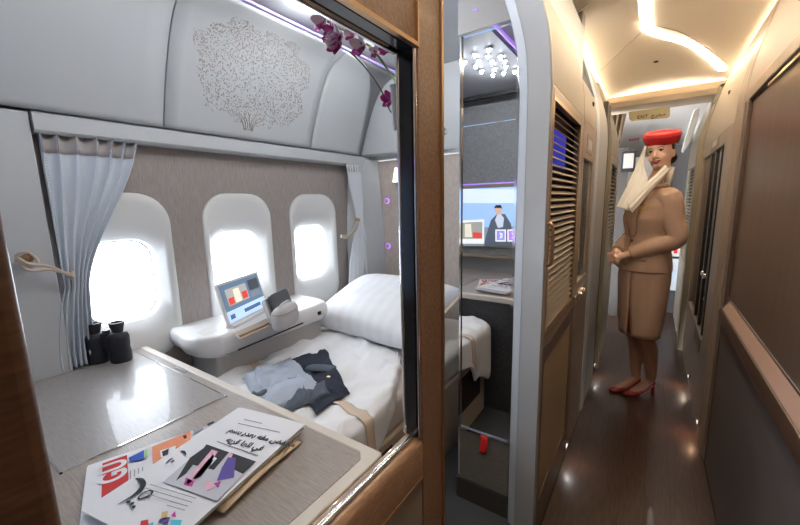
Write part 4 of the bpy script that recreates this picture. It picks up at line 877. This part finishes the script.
b = B(); tube([(-.44, 4.275, 2.365), (.44, 4.275, 2.365)], .006, 6, b); tag(obj('edge_light', b, warm_em), 'warm light line glowing above the cream soffit beam', 'light strip')
seam_m = mat('ceiling_seam', (.42, .33, .22), .6)
b = B(); a, c = at(641, 33, 'z', 2.40), at(598, 74, 'z', 2.37)
pts = [a.lerp(c, k/8) for k in range(9)]; tube([(p.x, p.y, cz(p.x)) for p in pts], .0022, 4, b); struct('trim_6', b, seam_m)
b = B(); a, c = at(588, 0, 'z', 2.40), at(566, 27, 'z', 2.34)
pts = [a.lerp(c, k/8) for k in range(9)]; tube([(p.x, p.y, cz(p.x)) for p in pts], .0022, 4, b); struct('trim_7', b, seam_m)
b = B(); pts = [at(*p, 'z', 2.40) for p in ((650, 26), (680, 33), (710, 50), (734, 66))]; tube([(p.x, p.y, cz(p.x)) for p in smoothpath(pts)], .0022, 4, b); struct('trim_8', b, seam_m)
q = at(656, 62, 'z', 2.40); tag(obj('ceiling_sensor', lathe([(0, .005), (.016, .005), (.014, -.006), (0, -.009)], (q.x, q.y, cz(q.x)), 14, B()), blackm), 'small black round sensor on the cream ceiling', 'sensor')
# ---- soffit beam and exit sign
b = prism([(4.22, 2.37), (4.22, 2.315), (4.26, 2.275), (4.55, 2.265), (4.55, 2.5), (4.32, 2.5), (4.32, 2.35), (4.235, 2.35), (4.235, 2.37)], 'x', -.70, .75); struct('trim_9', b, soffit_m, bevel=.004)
sp = [at(*p, 'y', 4.40) for p in ((628.5, 112), (670, 106.5), (670, 116), (667, 118), (632, 121), (629, 119))]
ex = thing('exit_sign', 'small cream plate reading EXIT in English and Arabic hanging under the soffit', 'sign', tuple(sp[0]))
obj('plate', rings([[(p.x, 4.40+k, p.z) for p in sp] for k in (0, .012)]), mat('sign_cream', (.42, .36, .20), .5, emit=.15), ex, bevel=.002)
ef = plane_frame((sp[0].x, 4.398, sp[0].z), (1, 0, 0), (0, 0, 1)); q = at(637, 119, 'y', 4.398)
text('exit_text', 'EXIT', (Vector((q.x, 4.398, q.z)), Vector((1, 0, .02)), Vector((0, 0, 1)), Vector((0, -1, 0))), 0, 0, .042, mat('sign_brown', (.12, .03, .01), .5), ex, h=.001, sx=1.0, bold=.001)
q = at(651, 117.2, 'y', 4.398)
text('exit_text', '\uFE9D\uFEAE\uFEA8\uFEE3', (Vector((q.x, 4.398, q.z)), Vector((1, 0, .02)), Vector((0, 0, 1)), Vector((0, -1, 0))), 0, 0, .040, mat('sign_brown', (.12, .03, .01), .5), ex, h=.001, sx=1.3, bold=.001)
# ---- galley beyond
struct('wall_galley_forward', box(-1.0, 1.0, 6.9, 7.0, 0, 2.6), mat('galley_panel', (.62, .60, .58), .5))
struct('wall_galley_left', box(-1.0, -.95, 4.5, 7.0, 0, 2.6), panel); struct('wall_galley_right', box(.95, 1.0, 4.5, 7.0, 0, 2.6), panel)
struct('floor_galley', box(-1.0, -.331, 4.5, 7.0, -.05, 0), floorwood); struct('floor_galley_right', box(.371, 1.0, 4.5, 7.0, -.05, 0), floorwood)
struct('ceiling_galley', box(-1.0, 1.0, 4.5, 7.0, 2.42, 2.5), mat('galley_white', (.78, .75, .72), .5))
b = prism([(5.1, 2.42), (5.9, 1.95), (6.0, 1.95), (6.0, 2.42)], 'x', -.95, .95); struct('wall_galley_header', b, mat('galley_white', (.78, .75, .72), .5))
struct('wall_galley_screen_right', box(.10, .94, 5.5, 5.56, 0, 2.02), charfab)
struct('wall_galley_screen_left', box(-.94, -.26, 5.0, 5.06, 0, 1.98), mat('dark_galley_panel', (.07, .06, .055), .5))
q0, q1 = at(629, 138.5, 'y', 5.6), at(642, 137, 'y', 5.6)
es = thing('exit_sign', 'tiny red exit lettering on the white sloped galley header', 'sign', tuple(q0))
hx = Vector((1, 0, 0)); hu = Vector((0, -.8, .47)).normalized(); hn = hx.cross(hu)
q = at(629, 141, 'y', 5.6); zz = 2.42-(5.6-5.1)*.5875
text('exit_text', 'EXIT', (Vector((q.x, 5.6, zz)), hx, hu, hn), 0, 0, .055, mat('sign_red', (.6, .04, .03), .5), es, h=.004, bold=.002)
text('exit_text', '\uFE9D\uFEAE\uFEA8\uFEE3', (Vector((q.x+.15, 5.6, zz)), hx, hu, hn), 0, 0, .05, mat('sign_red', (.6, .04, .03), .5), es, h=.004)
q0, q1 = at(624, 154, 'y', 4.99), at(633, 168, 'y', 4.99)
cb = thing('galley_mirror', 'small bright framed panel behind the attendant on the left', 'mirror', (q0.x, 4.99, q1.z))
obj('frame', box(q0.x-.02, q1.x+.02, 4.975, 4.998, q1.z-.04, q0.z+.03), blackm, cb, bevel=.01); obj('pane', box(q0.x, q1.x, 4.97, 4.976, q1.z, q0.z), mat('galley_pane', (.50, .48, .45), .3), cb)
# jump seat
q0, q1 = at(669, 240, 'y', 5.4), at(681, 292, 'y', 5.4)
js = thing('jump_seat', 'folded white jump seat panel beyond the attendant at right', 'seat', (q0.x, 4.95, q1.z))
obj('seat_back', box(q0.x, q0.x+.16, 5.44, 5.495, q0.z-.20, q0.z+.02), white, js, bevel=.01); obj('seat_pan', box(q0.x+.01, q0.x+.15, 5.43, 5.495, q1.z, q0.z-.23), mat('pale_blue_pad', (.55, .60, .68), .6), js, bevel=.012); obj('harness', box(q0.x+.06, q0.x+.09, 5.425, 5.44, q0.z-.16, q0.z-.03), mat('red_fabric', (.70, .02, .02), .8), js)
# overhead bin at right
q = [at(*p, 'y', 4.75) for p in ((694, 110), (700, 108), (697, 122), (690, 143), (684, 152), (682, 150), (687, 132))]
ob = tag(obj('galley_bin', rings([[(p.x, 4.72+k, p.z) for p in q] for k in (0, .20)]), mat('pale_grey_bin', (.55, .56, .58), .45), bevel=.006), 'pale grey ribbed bin edge behind the right louvred shell', 'bin')
# galley curtain left
def gc(u_, v_): a_, c_ = at(611, 110, 'y', 4.62), at(628, 112, 'y', 4.62); x = a_.x-.06+(c_.x-a_.x+.06)*u_*(1-.35*v_); return Vector((x, 4.62+.02*sin(u_*26), a_.z+.04-.55*v_))
tag(obj('galley_curtain', grid(gc, 50, 12), mat('brown_curtain', (.20, .14, .085), .8), solid=.003, sharp=80), 'brown pleated curtain gathered under the soffit on the left', 'curtain')
# ---- low floor lights
for i, (px, py, x_, y_, c_, pw) in enumerate(((586, 365, -.290, 3.16, (1, .93, .85), .5), (572, 420, -.290, 1.98, (1, .94, .9), .45), (690, 378, RB-.012, 3.30, (1, .80, .6), .8), (693, 398, RB-.012, 2.62, (1, .55, .3), .6), (697, 470, RB-.012, 1.75, (1, .72, .35), .5))):
    zz = .10; lt = thing('floor_light', ['small low wall light at the left grey jamb near the attendant', 'small low wall light at the foot of the louvred door', 'small low wall light near the attendant at right', 'small low wall light under the champagne moulding at right', 'small low wall light under the brown wall at right'][i], 'floor light', (x_, y_, zz))
    s_ = 1 if x_ > 0 else -1
    obj('housing', box(min(x_, x_+s_*.012), max(x_, x_+s_*.012), y_-.018, y_+.018, zz-.008, zz+.012), steel, lt); obj('lens', box(min(x_-s_*.002, x_), max(x_-s_*.002, x_), y_-.012, y_+.012, zz-.008, zz+.006), mat('floor_lens', (1, .9, .8), .5, emit=1.5), lt)
    a_ = area('floor_lamp_light', (x_-s_*.012, y_, zz), (x_-s_*.09, y_, 0), .03, .012, pw*.30, c_, 150)

gl_ = thing('galley_fill', 'flat white fill light added to the galley ceiling', 'ceiling light', (0, 4.85, 2.42))  # glowing ceiling panel added to brighten the galley
obj('housing', box(-.30, .30, 4.66, 5.04, 2.405, 2.42), white, gl_); obj('diffuser', box(-.28, .28, 4.68, 5.02, 2.398, 2.406), mat('galley_fill_glow', (1, .94, .88), .5, emit=9), gl_)
gl2 = thing('galley_fill', 'white fill light added to the far galley ceiling behind the header', 'ceiling light', (0, 6.4, 2.42))  # second added glowing panel, brightens the galley behind the header
obj('housing', box(-.30, .30, 6.2, 6.6, 2.405, 2.42), white, gl2); obj('diffuser', box(-.28, .28, 6.22, 6.58, 2.398, 2.406), mat('galley_fill_glow', (1, .94, .88), .5, emit=9), gl2)
# ================================================================== ATTENDANT
FX, FY = -.015, 3.02
def facing(deg): a = R(deg); return Vector((sin(a), -cos(a), 0)), Vector((cos(a), sin(a), 0))   # forward, her left
BF, BL = facing(-55)
def W(x, y, z, ox=0.0):     # local: x = her left, y = forward
    lean = .022*max(0, (z-.9))/.8
    return Vector((FX+ox+lean, FY, 0))+BL*x+BF*y+Vector((0, 0, z))
HF, HL = facing(-19)
HC = Vector((.020, 3.0, 1.700))
HS = .93
HR = Matrix.Rotation(R(6), 3, HF)
def H(x, y, z): return HC+HR @ ((HL*x+HF*y+Vector((0, 0, z)))*HS)
skin = mat('skin', (.86, .57, .46), .5, var=.06, vscale=30)
hose = mat('nude_hosiery', (.30, .16, .12), .5)
suit = mat('beige_suit_wool', (.56, .385, .30), .8, bump=.25, bscale=400, col2=(.51, .35, .275), vscale=180)
suitlt = mat('cream_lining', (.66, .52, .44), .8)
redhat = mat('red_felt', (.52, .008, .016), .7, sheen=.1)
veil_m = mat('cream_veil', (.95, .93, .90), .6)
redshoe = mat('red_patent_leather', (.20, .005, .010), .3)
hair_m = mat('brown_hair', (.07, .035, .02), .5, bump=.5, bscale=120, bstr=(1, 1, .2))
def ell(c, u_, v_, a, b_, n=20, p=1.0): return [c+u_*(cos(2*pi*k/n)*a)+v_*(sin(2*pi*k/n)*b_) for k in range(n)]
def limb(pts, rads, bm, n=12): return tube(smoothpath(pts, 5), [rads[min(int(i/5), len(rads)-1)]+(rads[min(int(i/5)+1, len(rads)-1)]-rads[min(int(i/5), len(rads)-1)])*((i % 5)/5) for i in range(5*(len(pts)-1)+1)], n, bm)
# body: one continuous surface
bm = B()
rings([ell(W(0, y, z), BL, BF, a, b_, 20) for z, a, b_, y in ((.90, .15, .11, 0), (1.0, .155, .11, 0), (1.14, .115, .085, 0), (1.28, .14, .10, .01), (1.38, .15, .09, 0), (1.44, .12, .065, -.01), (1.475, .06, .05, -.01))], bm)
limb([W(0, -.01, 1.42), W(.0, .0, 1.50), H(0, -.012, -.10), H(0, -.01, -.03)], [.052, .046, .046, .05], bm)
# head
hd = []
for z, a, f_, k_ in ((-.112, .018, .060, .02), (-.105, .034, .074, .01), (-.09, .046, .082, .0), (-.065, .056, .086, -.03), (-.035, .065, .089, -.06), (0, .071, .091, -.085), (.035, .074, .093, -.095), (.07, .070, .086, -.092), (.10, .054, .062, -.070), (.118, .026, .03, -.035)):
    ring = []
    for k in range(28):
        t = 2*pi*k/28; x = a*cos(t); y = sin(t); y = (f_*abs(y)**.9 if y > 0 else k_*abs(y)**.9)
        ring.append(H(x, y, z))
    hd.append(ring)
rings(hd, bm)
def blob(c, rx, ry, rz, bm, n=10, F=HF, L=HL):
    rs = []
    for i in range(1, n):
        t = pi*i/n; rs.append([c+L*(rx*sin(t)*cos(2*pi*k/n))+F*(ry*sin(t)*sin(2*pi*k/n))+Vector((0, 0, rz*cos(t))) for k in range(n)])
    return rings(rs, bm)
limb([H(0, .088, .012), H(0, .098, -.012), H(0, .107, -.030), H(0, .098, -.038)], [.006, .009, .012, .009], bm, 8)
for s_ in (-1, 1):
    blob(H(s_*.010, .096, -.034), .008, .008, .006, bm, 8); blob(H(s_*.034, .068, -.034), .022, .014, .022, bm, 10)
    blob(H(s_*.026, .078, .026), .022, .008, .006, bm, 8); blob(H(s_*.076, -.008, -.012), .007, .018, .028, bm, 8)
blob(H(0, .084, -.094), .020, .014, .013, bm, 10); blob(H(0, .089, -.060), .022, .010, .012, bm, 10)
# legs
for s_, fx, fy in ((-1, -.012, -.005), (1, .012, -.075)):
    limb([W(s_*.075, 0, .93), W(s_*.078, .01, .70), W(s_*.050+fx*.3, .012, .50), W(fx+s_*.03, fy*.4-.022, .36), W(fx+s_*.02, fy-.015, .20), W(fx+s_*.015, fy-.02, .115), W(fx+s_*.015, fy+.02, .075)], [.085, .075, .053, .054, .038, .029, .026], bm, 14)
    limb([W(fx+s_*.015, fy-.015, .10), W(fx+s_*.016, fy+.05, .055), W(fx+s_*.017, fy+.12, .020)], [.028, .030, .022], bm, 10)
# arms
HD = W(-.01, .225, 1.005)
arms = {}
for s_ in (-1, 1):
    sh = W(s_*.155, -.005, 1.405); el = W(s_*.215, -.035, 1.155); wr = W(s_*.055, .185, 1.035)
    arms[s_] = (sh, el, wr); limb([W(s_*.10, 0, 1.40), sh, (sh+el)/2, el, (el+wr)/2, wr, wr.lerp(HD, .35)], [.05, .048, .040, .036, .032, .023, .024], bm, 12)
# hands: palms folded over each other, five fingers each
for s_ in (-1, 1):
    wr = arms[s_][2]; d_ = (HD+BL*(-s_*.03)-wr).normalized(); up = Vector((0, 0, 1)); sd = d_.cross(up).normalized()
    base = wr+d_*.02; kn = wr+d_*.075+BF*(.012 if s_ > 0 else 0)
    rs = []
    for t, a, b_ in ((0, .018, .022), (.3, .020, .030), (.7, .018, .037), (1, .013, .036)):
        c = base.lerp(kn, t); rs.append(ell(c, sd, (up-d_*up.dot(d_)).normalized(), a, b_, 12))
    rings(rs, bm); vv_ = (up-d_*up.dot(d_)).normalized()
    for k, (L_, r_) in enumerate(((.060, .0078), (.070, .0082), (.066, .0080), (.052, .0070))):
        st = kn+vv_*(.027-.018*k); c1_ = st+d_*L_*.4+BF*.004; c2_ = st+d_*L_*.62-BF*.012-up*.006; c3_ = st+d_*L_*.66-BF*.034-up*.012
        limb([st-d_*.02, c1_, c2_, c3_], [r_*1.1, r_, r_*.92, r_*.8], bm, 8)
    st = base+vv_*.022+BF*.004; limb([st, st+d_*.022+vv_*.020, st+d_*.045+vv_*.022-BF*.004, st+d_*.060+vv_*.016-BF*.008], [.012, .0105, .0095, .008], bm, 8)
att = remesh('person', bm, .0052, [skin, hose], None, 2)
tag(att, 'person in red hat, cream veil and beige skirt suit standing with hands clasped', 'person')
for p in att.data.polygons:
    if p.center.z < .92 and (p.center-W(0, .2, 1.0)).length > .12: p.material_index = 1
# face
for s_ in (-1, 1):
    o = obj('eye', blob(H(s_*.030, .0775, .008), .0125, .008, .0058, B(), 12), mat('eye_white', (.75, .72, .70), .3), att)
    obj('iris', blob(H(s_*.030, .0825, .0085), .0064, .0048, .0060, B(), 10), mat('iris_brown', (.05, .025, .015), .2), o)
    b = B(); tube(smoothpath([H(s_*.016, .0845, .0105), H(s_*.028, .0895, .0160), H(s_*.044, .0785, .0115)], 4), .0030, 6, b); obj('eyelash', b, blackm, att)
    b = B(); tube(smoothpath([H(s_*.013, .092, .0260), H(s_*.030, .0925, .0330), H(s_*.050, .077, .0260)], 4), .0026, 6, b, flat=.6); obj('eyebrow', b, hair_m, att)
lip = mat('red_lipstick', (.50, .02, .03), .35)
b = B(); P = smoothpath([H(-.026, .0865, -.0560), H(-.012, .1000, -.0590), H(0, .1020, -.0605), H(.012, .1000, -.0590), H(.026, .0865, -.0560)], 4); tube(P, [.0012+.0040*sin(pi*i/(len(P)-1)) for i in range(len(P))], 8, b)
P = smoothpath([H(-.024, .0855, -.0580), H(-.010, .0985, -.0665), H(0, .1000, -.0685), H(.010, .0985, -.0665), H(.024, .0855, -.0580)], 4); tube(P, [.0012+.0046*sin(pi*i/(len(P)-1)) for i in range(len(P))], 8, b)
obj('lips', b, lip, att)
b = B(); tube(smoothpath([H(-.018, .1015, -.0615), H(0, .1075, -.0645), H(.018, .1015, -.0615)], 4), .0016, 6, b); obj('teeth', b, mat('teeth', (.85, .83, .80), .3), att)
# hair: cap following the skull and low bun
b = B(); rs = []
for z, a, f_, k_ in ((-.05, .050, -.03, -.075), (-.02, .078, .008, -.098), (.02, .082, .020, -.106), (.05, .081, .050, -.106), (.075, .076, .080, -.098), (.10, .060, .062, -.076), (.122, .028, .03, -.035)):
    rs.append([H(a*cos(2*pi*k/24), (f_ if sin(2*pi*k/24) > 0 else k_)*abs(sin(2*pi*k/24)), z) for k in range(24)])
rings(rs, b); blob(H(.02, -.115, -.03), .042, .036, .040, b, 12); obj('hair', b, hair_m, att)
# rolled scarf collar hugging the neck
b = B(); tube(smoothpath([H(.060, -.02, -.105), W(.055, -.045, 1.487), W(-.02, -.070, 1.487), W(-.072, -.02, 1.485), W(-.060, .055, 1.475)], 5), .019, 10, b); obj('scarf_roll', b, veil_m, att)
b = B(); tube(smoothpath([W(.052, .052, 1.482), W(.075, .0, 1.490), W(.050, -.060, 1.492), W(-.02, -.075, 1.492), W(-.078, -.01, 1.486), W(-.060, .055, 1.470)], 5), .014, 10, b); obj('jacket_collar', b, suit, att)
# hat
b = B(); tiltm = Matrix.Rotation(R(5), 4, 'Y') @ Matrix.Rotation(R(17), 4, HL)
c0 = H(.006, -.004, .070); rs = []
for r_, z in ((.092, 0), (.099, -.002), (.106, .010), (.112, .030), (.115, .048), (.113, .061), (.106, .069), (.097, .068), (.090, .060), (.082, .055), (.05, .056), (.001, .057)):
    rs.append([c0+tiltm @ (HL*(r_*.90*cos(2*pi*k/36))+HF*(r_*.88*sin(2*pi*k/36))+Vector((0, 0, z*1.0))) for k in range(36)])
o = obj('hat', rings(rs, b), redhat, att, sharp=70); b = B(); tube([c0+tiltm @ (HL*(.104*cos(2*pi*k/36))+HF*(.1015*sin(2*pi*k/36))+Vector((0, 0, .048))) for k in range(37)], .004, 6, b); obj('hat_piping', b, redhat, o)
# veil: falls from the hat on her right side, sweeps across the chest and around the neck
def band(left, right, nu=16, nv=30, bulge=.012, seed=0):
    A_ = smoothpath([at(px, py, 'y', yy) for px, py, yy in left], 8); B_ = smoothpath([at(px, py, 'y', yy) for px, py, yy in right], 8)
    def f(u_, v_):
        k = v_*(len(A_)-1); i_ = min(int(k), len(A_)-2); a = A_[i_].lerp(A_[i_+1], k-i_); k = v_*(len(B_)-1); i_ = min(int(k), len(B_)-2); c = B_[i_].lerp(B_[i_+1], k-i_)
        return a.lerp(c, u_)+Vector((0, -bulge*sin(pi*u_)-.004*sin(u_*15+v_*3+seed), 0))
    return grid(f, nu, nv)
obj('veil', band([(645, 146, 3.0), (639, 160, 2.97), (630, 180, 2.92), (616, 207, 2.87)], [(646, 147, 2.93), (644, 166, 2.91), (647, 184, 2.87), (630, 211, 2.84)]), veil_m, att, solid=.005, sharp=80)
obj('scarf', band([(665, 165, 2.94), (656, 174, 2.89), (645, 184, 2.86), (627, 203, 2.83)], [(670, 170, 2.94), (661, 180, 2.88), (651, 191, 2.85), (632, 213, 2.82)], 12, 24, .012, 2), veil_m, att, solid=.006, sharp=80)
# jacket
bm = B()
rings([ell(W(0, y, z), BL, BF, a, b_, 28) for z, a, b_, y in ((.925, .186, .150, .005), (.96, .186, .148, .005), (1.02, .176, .136, .004), (1.12, .150, .118, .004), (1.18, .150, .118, .006), (1.28, .172, .134, .014), (1.36, .178, .120, .008), (1.41, .168, .092, 0), (1.445, .120, .070, -.008), (1.475, .070, .056, -.012))], bm)
for s_ in (-1, 1):
    sh, el, wr = arms[s_]; c_ = wr.lerp(el, .12)
    limb([W(s_*.09, 0, 1.40), sh+Vector((0, 0, .004)), (sh+el)/2, el, (el+c_)/2, c_], [.062, .066, .058, .053, .050, .044], bm, 16)
jk = remesh('jacket', bm, .0062, suit, att, 3)
# lapels, edges, buttons, badge, pocket
def onj(x, z, off=.004):   # front surface of jacket at her-left x and height z
    T = [(.925, .186, .150, .005), (1.02, .176, .136, .004), (1.12, .150, .118, .004), (1.18, .150, .118, .006), (1.28, .172, .134, .014), (1.36, .178, .120, .008), (1.41, .168, .092, 0), (1.475, .07, .056, -.012)]
    for A_, B_ in zip(T, T[1:]):
        if z <= B_[0]: t = (z-A_[0])/(B_[0]-A_[0]); a, b_, y = [A_[k]+(B_[k]-A_[k])*t for k in (1, 2, 3)]; break
    x = max(-a*.98, min(a*.98, x)); return W(x, y+b_*sqrt(1-(x/a)**2)+off, z)
def lap(s_):
    def f(u_, v_):
        z = 1.43-.27*v_; inner = s_*(.040*(1-v_)+.004)*1.0; wd = .048*sin(pi*min(1, .25+.75*(1-v_)))+.004; return onj(inner+s_*wd*u_, z, .005+.007*sin(pi*u_*.9))
    return grid(f, 8, 16)
for s_ in (-1, 1):
    o = obj('lapel', lap(s_), suit, jk, solid=.004, sharp=60)
    obj('lapel_edge', tube([onj(s_*(.040*(1-v_)+.004+.048*sin(pi*min(1, .25+.75*(1-v_)))+.004), 1.43-.27*v_, .007) for v_ in [k/12 for k in range(13)]], .0022, 5, B()), mat('suit_piping', (.36, .22, .15), .8), o)
obj('jacket_edge', tube([onj(.004+.006*sin(k), 1.16-.235*k/12, .003) for k in range(13)], .0025, 6, B()), mat('suit_piping', (.36, .22, .15), .8), jk)
for z in (1.13, 1.05, .97): obj('button', lathe([(0, -.003), (.011, -.003), (.011, .003), (0, .004)], onj(.022, z, .004), 14, B(), axis='y'), mat('brown_button', (.22, .12, .07), .4), jk)
b = B(); bc_ = [onj(.062+.055*u_, 1.365-.005*u_-v_*.018, .007) for u_, v_ in ((0, 0), (1, 0), (1, 1), (0, 1))]; rings([bc_, [p+BF*.004 for p in bc_]], b); obj('name_badge', b, gold, jk)
for s_ in (-1, 1): obj('pocket_flap', grid(lambda u_, v_: onj(s_*(.065+.075*u_), 1.03-.028*v_, .004), 8, 3), suit, jk, solid=.004)
# skirt with front slit
bm = B(); n = 40; rs = []
for z, a, b_ in ((1.0, .165, .125), (.94, .176, .136), (.86, .178, .140), (.72, .170, .132), (.58, .158, .122), (.50, .146, .114), (.465, .143, .112)):
    ring = []
    for k in range(n+1):
        sl = max(0, (.68-z))/.21*.13; t2 = R(70)+sl+(2*pi-2*sl)*k/n
        ring.append(W(a*cos(t2), b_*sin(t2), z))
    rs.append(ring)
rings(rs, bm, cap=False, closed=False)
sk = obj('skirt', bm, suit, att, solid=.006, sharp=70)
b = B(); rs = [[W(a*cos(t), (b_-.014)*sin(t), z) for t in [R(45+k*6) for k in range(10)]] for z, a, b_ in ((.66, .15, .124), (.55, .135, .112), (.48, .125, .104))]
rings(rs, b, cap=False, closed=False); obj('slit_pleat', b, mat('red_pleat', (.42, .03, .035), .7), sk, solid=.003)
# shoes
for s_, fx, fy in ((-1, -.012, -.005), (1, .012, -.075)):
    cx0 = fx+s_*.016; bm = B()
    def sr(y, z0, z1, a): return [W(cx0+a*cos(t), fy+y, (z0+z1)/2+(z1-z0)/2*sin(t)) for t in [2*pi*k/14 for k in range(14)]]
    rings([sr(-.055, .070, .112, .018), sr(-.045, .062, .128, .030), sr(-.015, .046, .110, .034), sr(.03, .022, .066, .034), (sr(.07, .004, .048, .036)), sr(.11, .001, .044, .039), sr(.145, .001, .036, .034), sr(.172, .002, .022, .016)], bm)
    sh = obj('shoe', bm, redshoe, att, subd=1, sharp=80)
    b = B(); rings([ell(W(cx0, fy+y, z), BL, BF, r_, r_*1.1, 12) for z, r_, y in ((.0, .009, -.046), (.03, .010, -.046), (.065, .016, -.040), (.085, .024, -.035))], b); obj('heel', b, redshoe, sh)
